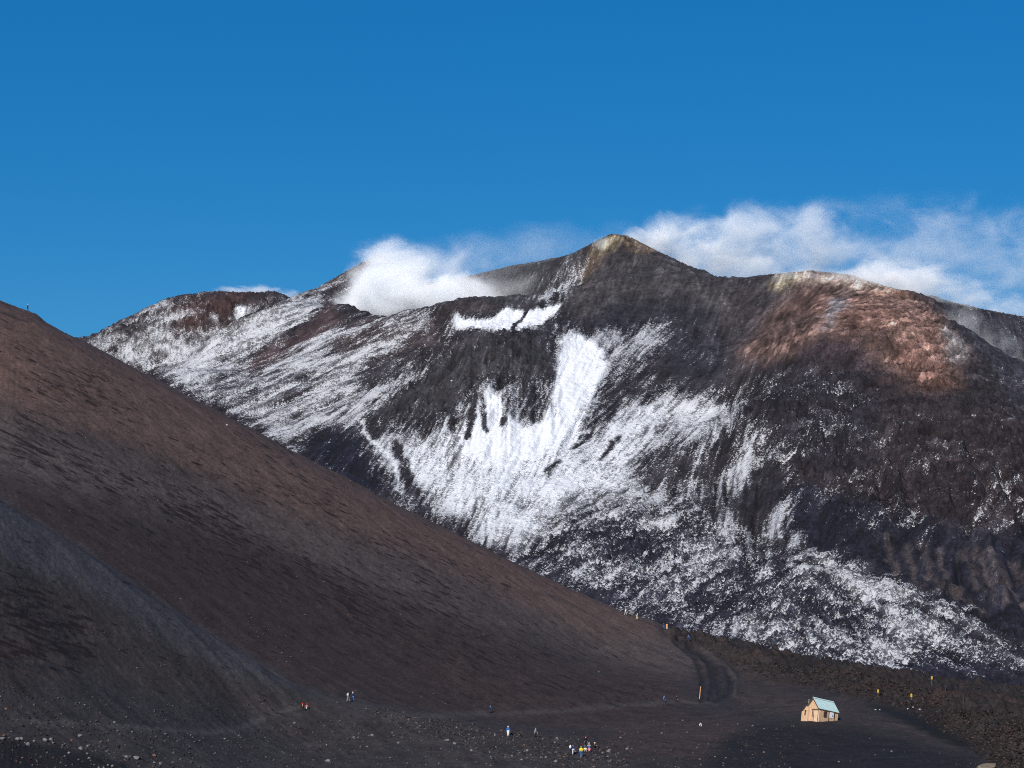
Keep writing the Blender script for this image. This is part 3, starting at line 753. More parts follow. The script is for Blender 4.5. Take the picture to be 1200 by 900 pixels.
# ------------------------------------------------------------------ steam over the craters
def steam(name, label, puffs, k, amp=0.55, nscale=0.035, voxel=5.0, step=0.12, stretch=(1, 1, 1)):
    """puffs: (column, row, distance, half-width, half-depth, half-height in metres, strength)"""
    c0 = at(*puffs[0][:3])
    bm = bmesh.new()
    for px, py, Y, rx, ry, rz, w in puffs:
        m = Matrix.Translation(at(px, py, Y) - c0) @ Matrix.Diagonal((rx * 1.3, ry * 1.3, rz * 1.3, 1))
        bmesh.ops.create_icosphere(bm, subdivisions=3, radius=1.0, matrix=m)
    me = bpy.data.meshes.new(name); bm.to_mesh(me); bm.free()
    tmp = bpy.data.objects.new('tmp', me); col.objects.link(tmp)
    md = tmp.modifiers.new('r', 'REMESH'); md.mode = 'VOXEL'; md.voxel_size = voxel
    dg = bpy.context.evaluated_depsgraph_get(); dg.update()
    me2 = bpy.data.meshes.new_from_object(tmp.evaluated_get(dg)); bpy.data.objects.remove(tmp)
    m = bpy.data.materials.new(name + '_vapour'); m.use_nodes = True
    nt = m.node_tree; nt.nodes.remove(nt.nodes['Principled BSDF']); out = nt.nodes['Material Output']
    tc = N(nt, 'ShaderNodeTexCoord'); P = tc.outputs['Object']
    def vm(op, a, b):
        n = N(nt, 'ShaderNodeVectorMath', operation=op)
        for i, v in enumerate((a, b)):
            if v is None: continue
            if hasattr(v, 'is_linked'): nt.links.new(v, n.inputs[i])
            else: n.inputs[i].default_value = v
        return n.outputs['Value'] if op == 'LENGTH' else n.outputs[0]
    nz = noise_node(nt, vm('MULTIPLY', P, stretch), nscale, 7.0, 0.66)
    nt.nodes[-1].inputs['Distortion'].default_value = 0.5
    nz = math_node(nt, 'MULTIPLY', math_node(nt, 'SUBTRACT', nz, 0.5), amp * 5.0)
    tot = None
    for px, py, Y, rx, ry, rz, w in puffs:
        c = at(px, py, Y) - c0
        ln = vm('LENGTH', vm('MULTIPLY', vm('SUBTRACT', P, tuple(c)), (1 / rx, 1 / ry, 1 / rz)), None)
        fall = math_node(nt, 'SUBTRACT', 1.0, ln)
        body = ramp(nt, math_node(nt, 'ADD', fall, nz), -0.15, 0.95, 0.0, w)
        lim = ramp(nt, ln, 0.9, 1.22, 1.0, 0.0)
        body = math_node(nt, 'MULTIPLY', body, lim)
        tot = body if tot is None else math_node(nt, 'ADD', tot, body)
    vol = N(nt, 'ShaderNodeVolumePrincipled')
    vol.inputs['Color'].default_value = (0.995, 0.997, 1.0, 1); vol.inputs['Anisotropy'].default_value = -0.4
    nt.links.new(math_node(nt, 'MULTIPLY', tot, k), vol.inputs['Density'])
    nt.links.new(vol.outputs[0], out.inputs['Volume'])
    try: m.cycles.volume_step_rate = step
    except Exception: pass
    me2.materials.clear(); me2.materials.append(m)
    o = bpy.data.objects.new(name, me2); col.objects.link(o); o.location = c0
    return tag(o, label, 'steam', 'steam rising from the craters', 'stuff')

steam('steam_cloud', 'thick white steam filling the crater left of the summit',
      [(420,368,2380,26,60,30,1.0),(446,364,2380,42,65,50,1.0),(486,360,2385,46,60,46,1.0),(535,350,2400,50,55,26,0.55),(458,318,2400,44,50,32,0.8),(505,318,2420,44,45,28,0.35),(580,340,2400,50,40,20,0.12),(545,308,2440,70,50,30,0.07),(610,300,2460,80,50,32,0.04),(690,288,2480,80,50,26,0.025)], 0.07, amp=0.7, nscale=0.026, stretch=(0.75, 1, 1.2))
steam('steam_plume', 'long white steam plume blown right from behind the summit peak',
      [(765,281,2420,30,30,15,0.9),(798,300,2430,46,40,32,0.8),(855,306,2440,66,50,46,0.4),(910,294,2450,80,50,50,0.22),(970,290,2460,80,50,46,0.14),(1045,290,2480,100,50,52,0.09),(1135,300,2500,110,50,62,0.085),(1225,310,2500,90,50,62,0.085),(885,260,2460,70,40,24,0.09),(790,268,2430,36,30,18,0.45),(745,276,2400,16,20,8,0.6)], 0.04, amp=1.1, nscale=0.026, stretch=(0.8, 1, 1.2))
steam('steam_bank', 'low white steam lying along the crest of the rust-coloured dome',
      [(1005,332,2130,34,36,13,0.35),(955,328,2130,34,36,9,0.3),(1040,330,2150,40,36,17,0.7),(1075,332,2180,40,32,19,0.5),(1040,312,2180,26,26,10,0.35),(1115,344,2215,46,30,17,0.25),(1160,356,2260,44,30,12,0.2),(1195,364,2290,38,30,10,0.3)], 0.055, amp=1.25, nscale=0.05, stretch=(0.6, 1, 1.2))
steam('steam_wisp', 'small wisp of white steam on top of the far left dome',
      [(300,342,2935,30,20,9,0.7),(266,339,2930,22,15,6,0.6),(328,347,2925,26,20,9,0.5)], 0.06, amp=1.0, nscale=0.05, voxel=3.0, stretch=(0.6, 1, 1.4))
steam('steam_veil', 'thin grey steam drifting over the dark slope at the right edge',
      [(1150,415,1975,30,22,28,0.5),(1125,380,2020,20,20,20,0.5),(1180,450,1935,28,20,24,0.6)], 0.016, amp=1.4, nscale=0.05, voxel=4.0)
steam('steam_puff', 'tiny white steam puff by the yellow summit rocks',
      [(707,284,2335,9,8,7,0.6)], 0.08, amp=1.0, nscale=0.10, voxel=1.5)

# ------------------------------------------------------------------ wooden hut on the plain
def build_hut():
    base = ground_hit(959, 846, 440)
    yaw = math.radians(40.0)
    # local x runs along the long wall (right and away), local y along the gable (left and away), origin at the near corner
    root = empty('wooden_hut', base + Vector((0, 0, -0.10)))
    rz = Matrix.Rotation(yaw, 4, 'Z')
    tilt = Matrix.Rotation(math.radians(11.0), 4, 'Y') @ Matrix.Rotation(math.radians(-2.0), 4, 'X')
    root.rotation_euler = (rz @ tilt).to_euler()
    tag(root, 'small leaning wooden hut with pale turquoise roof on the dark ash plain', 'hut')
    wood = paint('pine_boards', (0.58, 0.38, 0.23), 0.75, 0.22, 3.0)
    wood2 = paint('pine_boards_pale', (0.66, 0.47, 0.32), 0.75, 0.2, 3.0)
    trim = paint('dark_stained_timber', (0.10, 0.055, 0.035), 0.8, 0.3, 4.0)
    tin = paint('turquoise_sheet_metal', (0.46, 0.60, 0.57), 0.6, 0.10, 2.0, 0.2)
    glass = paint('dark_window_glass', (0.02, 0.02, 0.025), 0.15, 0.1, 2.0, 0.5)
    white = paint('white_painted_board', (0.80, 0.80, 0.82), 0.6, 0.05, 2.0)
    stone = paint('lava_stone', (0.10, 0.095, 0.10), 0.9, 0.35, 3.0)
    Lx, Wy, He, Hr = 5.1, 3.3, 2.75, 4.70
    def boards_long(y, z0, z1, x0, x1, out, holes=()):
        bm = bmesh.new(); x = x0; k = 0
        while x < x1 - 1e-3:
            w = min(0.24, x1 - x); d = 0.012 if k % 2 else 0.0
            segs = [(z0, z1)]
            for hx0, hx1, hz0, hz1 in holes:
                if x + w > hx0 + 0.01 and x < hx1 - 0.01:
                    segs = [q for a, b in segs for q in ((a, min(b, hz0)), (max(a, hz1), b)) if q[1] - q[0] > 0.01]
            for a, b in segs: add_box(bm, x, x + w - 0.012, y + out * d, y + 0.07 + out * d, a, b)
            x += w; k += 1
        return bm
    # long walls (front with window, notice board and open porch at the far end)
    from_bm('long_wall', boards_long(0.0, 0.10, He - 0.02, 0.08, 3.95, -1, [(1.45, 2.1, 1.2, 2.3)]), wood, root)
    from_bm('long_wall', boards_long(Wy - 0.07, 0.10, He - 0.02, 0.08, Lx, 1), wood, root)
    # gables
    def gable(x, out, holes=()):
        bm = bmesh.new(); y = 0.0; k = 0
        while y < Wy - 1e-3:
            w = min(0.25, Wy - y); d = 0.012 if k % 2 else 0.0
            top = lambda v: He + (Hr - He) * (1 - abs(v - Wy / 2) / (Wy / 2)) - 0.12
            z0 = 0.10
            for hy0, hy1, hz1 in holes:
                if y + w > hy0 + 0.01 and y < hy1 - 0.01: z0 = hz1
            ym = y + w - 0.012
            pts = [(y, z0), (ym, z0), (ym, top(ym))] + ([(Wy / 2, top(Wy / 2))] if y < Wy / 2 - 1e-6 < ym else []) + [(y, top(y))]
            add_prism(bm, pts, x + out * d, x + 0.07 + out * d, 'x')
            y += w; k += 1
        return bm
    from_bm('gable_wall', gable(0.0, -1, [(0.35, 1.35, 2.3)]), wood, root)
    from_bm('gable_wall', gable(Lx - 0.07, 1), wood, root)
    bm = bmesh.new(); add_box(bm, 3.9, 3.97, 0.1, Wy - 0.1, 0.1, He); from_bm('partition_wall', bm, trim, root)
    # corner posts, sill beams, porch post
    for x, y, h in ((0.0, 0.0, He), (0.0, Wy, He), (Lx, Wy, He), (Lx, 0.0, He), (4.02, 0.0, He)):
        bm = bmesh.new(); add_box(bm, x - 0.07, x + 0.09, y - 0.05 if y < 1 else y - 0.10, y + 0.10 if y < 1 else y + 0.05, 0.05, h - 0.05); from_bm('corner_post', bm, wood2 if x < 4 else wood, root)
    bm = bmesh.new()
    add_box(bm, -0.1, Lx + 0.1, -0.06, 0.12, 0.0, 0.12); add_box(bm, -0.1, Lx + 0.1, Wy - 0.12, Wy + 0.06, 0.0, 0.12)
    add_box(bm, -0.09, 0.12, 0.12, Wy - 0.12, 0.0, 0.12); add_box(bm, Lx - 0.12, Lx + 0.09, 0.12, Wy - 0.12, 0.0, 0.12)
    from_bm('sill_beam', bm, trim, root)
    bm = bmesh.new(); add_box(bm, 0.1, Lx - 0.1, 0.1, Wy - 0.1, 0.02, 0.09); from_bm('floor', bm, trim, root)
    # porch end boards
    bm = boards_long(0.0, 0.12, He - 0.35, 4.50, Lx - 0.05, -1); from_bm('porch_boards', bm, wood, root)
    # roof: two sheet-metal slopes with standing seams, ridge cap, dark barge boards
    roof = empty('roof', (0, 0, 0)); roof.parent = root
    hyp = math.hypot(Wy / 2, Hr - He); ux, uz = (Wy / 2) / hyp, (Hr - He) / hyp; ov = 0.16
    for sgn in (-1, 1):
        bm = bmesh.new()
        def P(x, dist, lift):   # dist measured down from the ridge
            return Vector((x, Wy / 2 + sgn * dist * ux, Hr - dist * uz + lift))
        D = hyp + ov; x0, x1 = -0.35, Lx + 0.35
        v = [bm.verts.new(P(x, d, l)) for l in (0.0, 0.05) for x, d in ((x0, 0), (x1, 0), (x1, D), (x0, D))]
        for f in ((0,1,2,3),(4,7,6,5),(0,4,5,1),(1,5,6,2),(2,6,7,3),(3,7,4,0)): bm.faces.new([v[k] for k in f])
        panel = from_bm('roof_panel', bm, tin, roof)
        for k in range(11):
            bm = bmesh.new(); xs = x0 + 0.05 + k * (x1 - x0 - 0.12) / 10
            v = [bm.verts.new(P(x, d, l)) for l in (0.052, 0.095) for x, d in ((xs, 0.12), (xs + 0.035, 0.12), (xs + 0.035, D - 0.01), (xs, D - 0.01))]
            for f in ((0,1,2,3),(4,7,6,5),(0,4,5,1),(1,5,6,2),(2,6,7,3),(3,7,4,0)): bm.faces.new([v[q] for q in f])
            from_bm('seam', bm, tin, panel)
        for xb in (x0 - 0.05, x1 + 0.003):
            bm = bmesh.new()
            v = [bm.verts.new(P(x, d, l)) for l in (-0.20, 0.03) for x, d in ((xb, 0.0), (xb + 0.045, 0.0), (xb + 0.045, D), (xb, D))]
            for f in ((0,1,2,3),(4,7,6,5),(0,4,5,1),(1,5,6,2),(2,6,7,3),(3,7,4,0)): bm.faces.new([v[q] for q in f])
            from_bm('barge_board', bm, trim, roof)
        bm = bmesh.new()
        v = [bm.verts.new(P(x, d, l)) for l in (-0.18, -0.004) for x, d in ((x0, D - 0.05), (x1, D - 0.05), (x1, D), (x0, D))]
        for f in ((0,1,2,3),(4,7,6,5),(0,4,5,1),(1,5,6,2),(2,6,7,3),(3,7,4,0)): bm.faces.new([v[q] for q in f])
        from_bm('eave_board', bm, trim, roof)
    bm = bmesh.new(); add_prism(bm, [(Wy / 2 - 0.22, Hr - 0.10), (Wy / 2, Hr + 0.12), (Wy / 2 + 0.22, Hr - 0.10), (Wy / 2, Hr + 0.07)], -0.36, Lx + 0.36, 'x'); from_bm('ridge_cap', bm, tin, roof)
    # window in the long wall
    w = empty('window', (0, 0, 0)); w.parent = root
    bm = bmesh.new(); add_box(bm, 1.45, 2.1, 0.02, 0.05, 1.2, 2.3); from_bm('pane', bm, glass, w)
    bm = bmesh.new()
    for a in ((1.40,1.49,-0.03,0.02,1.15,2.35),(2.06,2.15,-0.03,0.02,1.15,2.35),(1.49,2.06,-0.03,0.02,1.15,1.23),(1.49,2.06,-0.03,0.02,2.27,2.35),(1.755,1.795,-0.02,0.019,1.23,2.27)): add_box(bm, *a)
    from_bm('frame', bm, trim, w)
    # batten beside the window, white notice board with a small dark emblem
    bm = bmesh.new(); add_box(bm, 2.62, 2.80, -0.05, -0.015, 0.12, He - 0.05); from_bm('batten', bm, trim, root)
    nb = empty('notice_board', (0, 0, 0)); nb.parent = root
    bm = bmesh.new(); add_box(bm, 2.86, 3.92, -0.075, -0.03, 1.35, 2.50); from_bm('board', bm, white, nb)
    bm = bmesh.new(); add_prism(bm, [(3.50,1.62),(3.74,1.62),(3.74,1.74),(3.62,1.74),(3.62,1.98),(3.50,1.98)], -0.082, -0.076, 'y'); from_bm('emblem', bm, paint('dark_blue_print', (0.03,0.05,0.14), 0.6, 0.05), nb)
    # door in the gable with a lintel
    d = empty('door', (0, 0, 0)); d.parent = root
    bm = bmesh.new(); y = 0.38
    while y < 1.32: add_box(bm, -0.01, 0.04, y, y + 0.15, 0.14, 2.26); y += 0.158
    from_bm('door_leaf', bm, wood2, d)
    bm = bmesh.new(); add_box(bm, -0.045, -0.011, 1.18, 1.23, 1.1, 1.3); add_box(bm, -0.09, -0.046, 1.19, 1.22, 1.18, 1.22); from_bm('handle', bm, trim, d)
    bm = bmesh.new(); add_box(bm, -0.10, -0.014, 0.25, 2.0, 2.42, 2.55); add_box(bm, -0.07, -0.014, 1.62, 1.74, 1.0, 2.42); from_bm('lintel', bm, trim, root)
    # boarded shelter wall standing at the left of the gable, stepped top, with a dark slit window
    sh = empty('lean_to', (0, 0, 0)); sh.parent = root
    bm = bmesh.new(); y = Wy - 0.85; k = 0
    hs_ = [2.95, 2.9, 2.95, 2.7, 2.4, 2.1, 2.0]
    for h in hs_:
        add_box(bm, -0.50 + (0.012 if k % 2 else 0), -0.44 + (0.012 if k % 2 else 0), y, y + 0.218, 0.02, h); y += 0.23; k += 1
    from_bm('shelter_wall', bm, wood, sh)
    bm = bmesh.new(); add_box(bm, -0.43, -0.015, Wy - 0.84, Wy - 0.77, 0.02, 2.85); from_bm('side_board', bm, wood2, sh)
    bm = bmesh.new(); add_box(bm, -0.535, -0.502, Wy - 0.30, Wy - 0.02, 1.25, 2.25); from_bm('slit_window', bm, glass, sh)
    bm = bmesh.new(); add_tube(bm, (0.5, Wy + 0.12, 2.0), (0.5, Wy + 0.12, 4.35), 0.07, 0.07, 10); add_tube(bm, (0.5, Wy + 0.12, 4.33), (0.5, Wy + 0.12, 4.5), 0.13, 0.02, 10)
    from_bm('flue_pipe', bm, paint('grey_pipe', (0.30,0.29,0.28), 0.6, 0.2), root)
    # loose stones the sill rests on
    rng = random.Random(5)
    for k in range(9):
        o = link_mesh('foundation_stone', ROCKS[k % len(ROCKS)], stone, root)
        o.location = (0.1 + k * 0.6, -0.05, -0.02) if k < 6 else (-0.05, 0.8 + (k - 6) * 1.2, -0.02)
        s_ = 0.26 + 0.12 * rng.random(); o.scale = (s_ * 1.2, s_, s_); o.rotation_euler = (rng.random() * 3, rng.random() * 3, rng.random() * 6)
    bm = bmesh.new(); add_box(bm, 0.0, Lx, 0.15, Wy, -0.9, 0.0); from_bm('rubble_footing', bm, stone, root)
    return root

# ------------------------------------------------------------------ stones
def rock_mesh(seed, sub=2, flat=0.75):
    rng = random.Random(seed)
    bm = bmesh.new(); bmesh.ops.create_icosphere(bm, subdivisions=sub, radius=1.0)
    offs = [(Vector((rng.uniform(-1, 1), rng.uniform(-1, 1), rng.uniform(-1, 1))).normalized(), rng.uniform(0.55, 0.95)) for _ in range(9)]
    for v in bm.verts:
        n = v.co.normalized(); r = 1.0
        for d, c in offs:      # chip flat faces off the stone
            q = n.dot(d)
            if q > 1e-3: r = min(r, c / q) if c / q < r else r
        v.co = n * r * (1 + rng.uniform(-0.05, 0.05))
        v.co.z *= flat
    me = bpy.data.meshes.new('rock'); bm.to_mesh(me); bm.free()
    return me
ROCKS = [rock_mesh(k) for k in range(8)]
HUT = build_hut()

def merged_stones(name, items, mat, parent=None):
    """many small stones as one mesh: items = (location, size)"""
    rng = np.random.RandomState(11)
    protos = []
    for k in range(10):
        me = rock_mesh(100 + k, 1, 0.7)
        co = np.empty(len(me.vertices) * 3); me.vertices.foreach_get('co', co)
        fi = np.empty(len(me.polygons) * 3, int); me.polygons.foreach_get('vertices', fi)
        protos.append((co.reshape(-1, 3), fi.reshape(-1, 3)))
    V = []; Fc = []; n = 0; shade = []
    for loc, size in items:
        co, fi = protos[rng.randint(10)]
        a = rng.rand() * 6.28; c, s_ = math.cos(a), math.sin(a)
        R = np.array([[c, -s_, 0], [s_, c, 0], [0, 0, 1]])
        V.append((co * size * (1 + 0.4 * (rng.rand(3) - 0.5))) @ R.T + np.array(loc)); Fc.append(fi + n); n += len(co)
        shade.append(np.full(len(co), rng.rand()))
    V = np.concatenate(V); Fc = np.concatenate(Fc)
    me = bpy.data.meshes.new(name); me.vertices.add(len(V)); me.vertices.foreach_set('co', V.astype(np.float32).ravel())
    me.loops.add(Fc.size); me.loops.foreach_set('vertex_index', Fc.astype(np.int32).ravel())
    me.polygons.add(len(Fc)); me.polygons.foreach_set('loop_start', np.arange(0, Fc.size, 3, dtype=np.int32)); me.update(calc_edges=True)
    at_ = me.attributes.new('shade', 'FLOAT', 'POINT'); at_.data.foreach_set('value', np.concatenate(shade).astype(np.float32))
    me.materials.append(mat)
    o = bpy.data.objects.new(name, me); col.objects.link(o)
    return o
def stone_mat(name, cols):
    m, nt, b = new_mat(name)
    a = N(nt, 'ShaderNodeAttribute', attribute_name='shade'); r = N(nt, 'ShaderNodeValToRGB')
    r.color_ramp.interpolation = 'CONSTANT'
    while len(r.color_ramp.elements) < len(cols): r.color_ramp.elements.new(0.5)
    for e, (p, c) in zip(r.color_ramp.elements, cols): e.position = p; e.color = (*c, 1)
    nt.links.new(a.outputs['Fac'], r.inputs[0])
    geo = N(nt, 'ShaderNodeNewGeometry')
    v = ramp(nt, noise_node(nt, geo.outputs['Position'], 5.0, 3.0, 0.6), 0.3, 0.7, 0.7, 1.3, False)
    nt.links.new(mix_color(nt, 1.0, r.outputs[0], v, 'MULTIPLY'), b.inputs['Base Color'])
    return m
rng = np.random.RandomState(3)
def inside(p, poly):
    x, y = p; c = False; j = len(poly) - 1
    for i in range(len(poly)):
        if (poly[i][1] > y) != (poly[j][1] > y) and x < (poly[j][0] - poly[i][0]) * (y - poly[i][1]) / (poly[j][1] - poly[i][1]) + poly[i][0]: c = not c
        j = i
    return c
def scatter(poly, n, smin, smax, power=3.0):
    out = []; xs = [p[0] for p in poly]; ys = [p[1] for p in poly]; tries = 0
    while len(out) < n and tries < n * 20:
        tries += 1
        p = (rng.uniform(min(xs), max(xs)), rng.uniform(min(ys), max(ys)))
        if not inside(p, poly): continue
        h = ground_hit(*p)
        if h is None: continue
        size = smin + (smax - smin) * rng.rand() ** power
        out.append((tuple(h + Vector((0, 0, size * 0.15))), size))
    return out
gravel = []
gravel += scatter([(0,838),(120,845),(260,862),(420,835),(560,850),(700,865),(720,905),(0,905)], 2600, 0.06, 0.30)
gravel += scatter([(0,800),(200,820),(350,815),(420,825),(330,850),(0,845)], 500, 0.06, 0.26)
gravel += scatter([(410,824),(540,846),(640,862),(720,875),(740,900),(600,890),(480,855)], 1300, 0.08, 0.36)
gravel += scatter([(640,858),(760,845),(930,842),(930,900),(640,900)], 900, 0.06, 0.30)
gravel += scatter([(850,850),(1000,856),(1160,898),(850,900)], 180, 0.06, 0.22)
gravel += scatter([(180,690),(350,790),(420,812),(600,835),(420,780),(300,720)], 260, 0.06, 0.28)
gravel += scatter([(0,372),(100,404),(400,560),(770,732),(800,790),(500,790),(300,720),(0,570)], 700, 0.08, 0.32)
for k_ in range(170):
    u_ = rng.rand() * 760; q_ = np.interp(u_, [0,43,53,103,240,400,600,733,767], [352,368,377,403,474,557,658,718,728])
    h_ = ground_hit(u_, q_ + 0.6 + 2 * rng.rand(), 560)
    if h_ is not None: gravel.append((tuple(h_), 0.12 + 0.32 * rng.rand() ** 3))
gravel += scatter([(0,620),(300,790),(200,800),(0,720)], 200, 0.05, 0.22)
o = merged_stones('gravel', gravel, stone_mat('loose_stones', [(0.0,(0.022,0.019,0.019)),(0.40,(0.048,0.041,0.040)),(0.74,(0.085,0.078,0.077)),(0.92,(0.15,0.14,0.14)),(0.975,(0.11,0.062,0.042))]))
tag(o, 'scattered small stones and cinders on the dark ash in the foreground', 'gravel', None, 'stuff')
# rubble of the lava field
rubble = []
rubble += scatter([(785,738),(850,768),(900,775),(1000,785),(1060,802),(1118,818),(1080,836),(1000,816),(930,802),(870,785)], 2600, 0.06, 0.5, 3.0)
rubble += scatter([(1060,836),(1150,828),(1200,838),(1210,905),(1175,905),(1120,865)], 2600, 0.05, 0.42, 3.0)
o = merged_stones('lava_rubble', rubble, stone_mat('lava_clinker', [(0.0,(0.014,0.011,0.011)),(0.4,(0.028,0.022,0.020)),(0.7,(0.045,0.034,0.030)),(0.95,(0.060,0.038,0.032))]))
tag(o, 'jagged brown lava rubble along the edge of the plain', 'lava', None, 'stuff')

# single rocks large enough to pick out
ORD = ['first','second','third','fourth','fifth','sixth','seventh','eighth','ninth','tenth','eleventh','twelfth','thirteenth','fourteenth','fifteenth','sixteenth','seventeenth','eighteenth','nineteenth']
def place_rock(name, px, py, size, mat, label, group=None, k=0, flat=1.0, wide=1.0):
    h = ground_hit(px, py)
    if h is None: return None
    o = link_mesh(name, ROCKS[k % len(ROCKS)], mat)
    size *= 0.85 if size < 0.7 else 1.0; o.scale = (size * wide, size, size * flat); o.rotation_euler = (0.2 * (k % 3 - 1), 0.15 * (k % 2), k * 1.7)
    o.location = h + Vector((0, 0, size * flat * 0.22))
    return tag(o, label, 'rock', group)
pale = paint('pale_weathered_stone', (0.145, 0.14, 0.142), 0.9, 0.35, 2.0); rusty = paint('rusty_stone', (0.13, 0.072, 0.05), 0.9, 0.35, 2.0)
darkr = paint('dark_lava_boulder', (0.045, 0.036, 0.034), 0.9, 0.4, 2.0); whiter = paint('whitish_stone', (0.40, 0.39, 0.38), 0.9, 0.2, 2.0)
for k, (x, y, sz) in enumerate(sorted([(3,866,.42),(20,867,.45),(25,866,.38),(33,873,.5),(40,869,.3),(53,868,.5),(59,867,.4),(62,871,.3),(94,863,.45),(95,878,.48),(81,883,.34),(103,875,.36),(148,888,.48),(10,896,.5),(160,889,.62),(188,896,.45),(104,889,.32),(181,894,.3),(132,898,.3)])):
    place_rock('rock', x, y, sz, pale, ORD[k] + ' pale grey rock from the left along the dark hollow at lower left', 'pale rocks edging the dark hollow', k)
for k, (x, y, sz) in enumerate(sorted([(84,868,.3),(118,870,.3),(181,886,.42),(7,831,.3)])):
    place_rock('rock', x, y, sz, rusty, ORD[k] + ' rusty brown stone from the left among the lower left gravel', 'rusty stones in the gravel', k + 3)
for k, (x, y, sz) in enumerate(sorted([(345,848,.4),(384,893,.6),(436,862,.4),(467,826+45,.38),(533,872,.42),(525,868,.4),(552,880,.38),(580,862,.36),(618,880,.42),(714,881,.6),(652,893,.45),(735,878,.4),(727,865,.34),(640,888,.32)])):
    place_rock('rock', x, y, sz, pale, ORD[k] + ' larger grey stone from the left on the centre foreground gravel', 'grey stones on the gravel rise', k + 1)
for k, (x, y, sz) in enumerate(sorted([(1026,832,.28),(1031,832,.24),(1064,831,.3),(1070,829,.26),(1078,832,.36),(1075,827,.22)])):
    place_rock('rock', x, y, sz, whiter, ORD[k] + ' whitish stone from the left at the lava foot beyond the hut', 'whitish stones by the lava', k)
for k, (x, y, sz) in enumerate(sorted([(865,849,.3),(882,851,.28),(895,882,.26),(1045,881,.3),(983,893,.26)])):
    place_rock('rock', x, y, sz, pale, ORD[k] + ' small pale stone from the left on the dark ash around the hut', 'pale stones on the ash before the hut', k)
place_rock('boulder', 769, 728, 1.25, darkr, 'dark brown boulder on the crest where the cone meets the snow', None, 2, 1.0)
place_rock('rock', 266, 498.5, .42, whiter, 'single white rock high on the brown cone near its skyline', None, 4)
place_rock('rock_ledge', 1165, 899, 1.2, paint('buff_ledge_stone', (0.17, 0.135, 0.10), 0.9, 0.4, 2.0), 'flat buff rock ledge cut by the lower right corner', None, 6, 0.55, 4.5)

# ------------------------------------------------------------------ marker posts
def marker(px, py, top, tint, label, name, sign=False, lean=0.0, r=0.05, group=None):
    h = ground_hit(px, py)
    Hm = (py - top) / F * h.y
    e = empty(name, h)
    bm = bmesh.new(); add_tube(bm, (0, 0, -0.3), (lean, 0, Hm), r, r * 0.8, 8); from_bm('pole', bm, paint(tint[0], tint[1], 0.7, 0.2), e)
    if sign:
        bm = bmesh.new(); add_prism(bm, [(lean - 0.2, Hm - 0.75), (lean + 0.2, Hm - 0.75), (lean + 0.2, Hm - 0.08), (lean, Hm + 0.08), (lean - 0.2, Hm - 0.08)], -r - 0.035, -r - 0.005, 'y')
        from_bm('plate', bm, paint('yellow_sign_paint', (0.50, 0.33, 0.05), 0.7, 0.2), e)
    else:
        bm = bmesh.new(); add_tube(bm, (lean, 0, Hm), (lean, 0, Hm + 0.08), r * 1.25, r * 0.4, 8); from_bm('cap', bm, paint(tint[0], tint[1], 0.7, 0.2), e)
    return tag(e, label, 'post', group)
pole_c = ('weathered_pole', (0.22, 0.16, 0.10)); dark_c = ('dark_steel_pole', (0.06, 0.055, 0.055)); orange_c = ('orange_pole', (0.62, 0.30, 0.14))
marker(819.5, 819, 805, orange_c, 'slender orange pole at the foot of the bulldozed track', 'marker_pole', lean=0.35, r=0.13)
marker(1029, 817, 808, pole_c, 'yellow marker post in the lava rubble nearest the hut', 'marker_post', True)
marker(1068, 821, 813, pole_c, 'yellow marker post beside the whitish stones in the lava rubble', 'marker_post', True)
marker(1092, 803.5, 792.5, pole_c, 'yellow marker post standing against the snow on the lava crest', 'marker_post', True)
for w_, x, b_, t_ in (('leftmost', 1108, 812, 803), ('middle', 1117, 831, 822), ('rightmost', 1129.5, 829, 817)):
    marker(x, b_, t_, dark_c, w_ + ' of three thin dark poles by the gap in the lava', 'pole', r=0.06, group='thin poles in the lava gap')

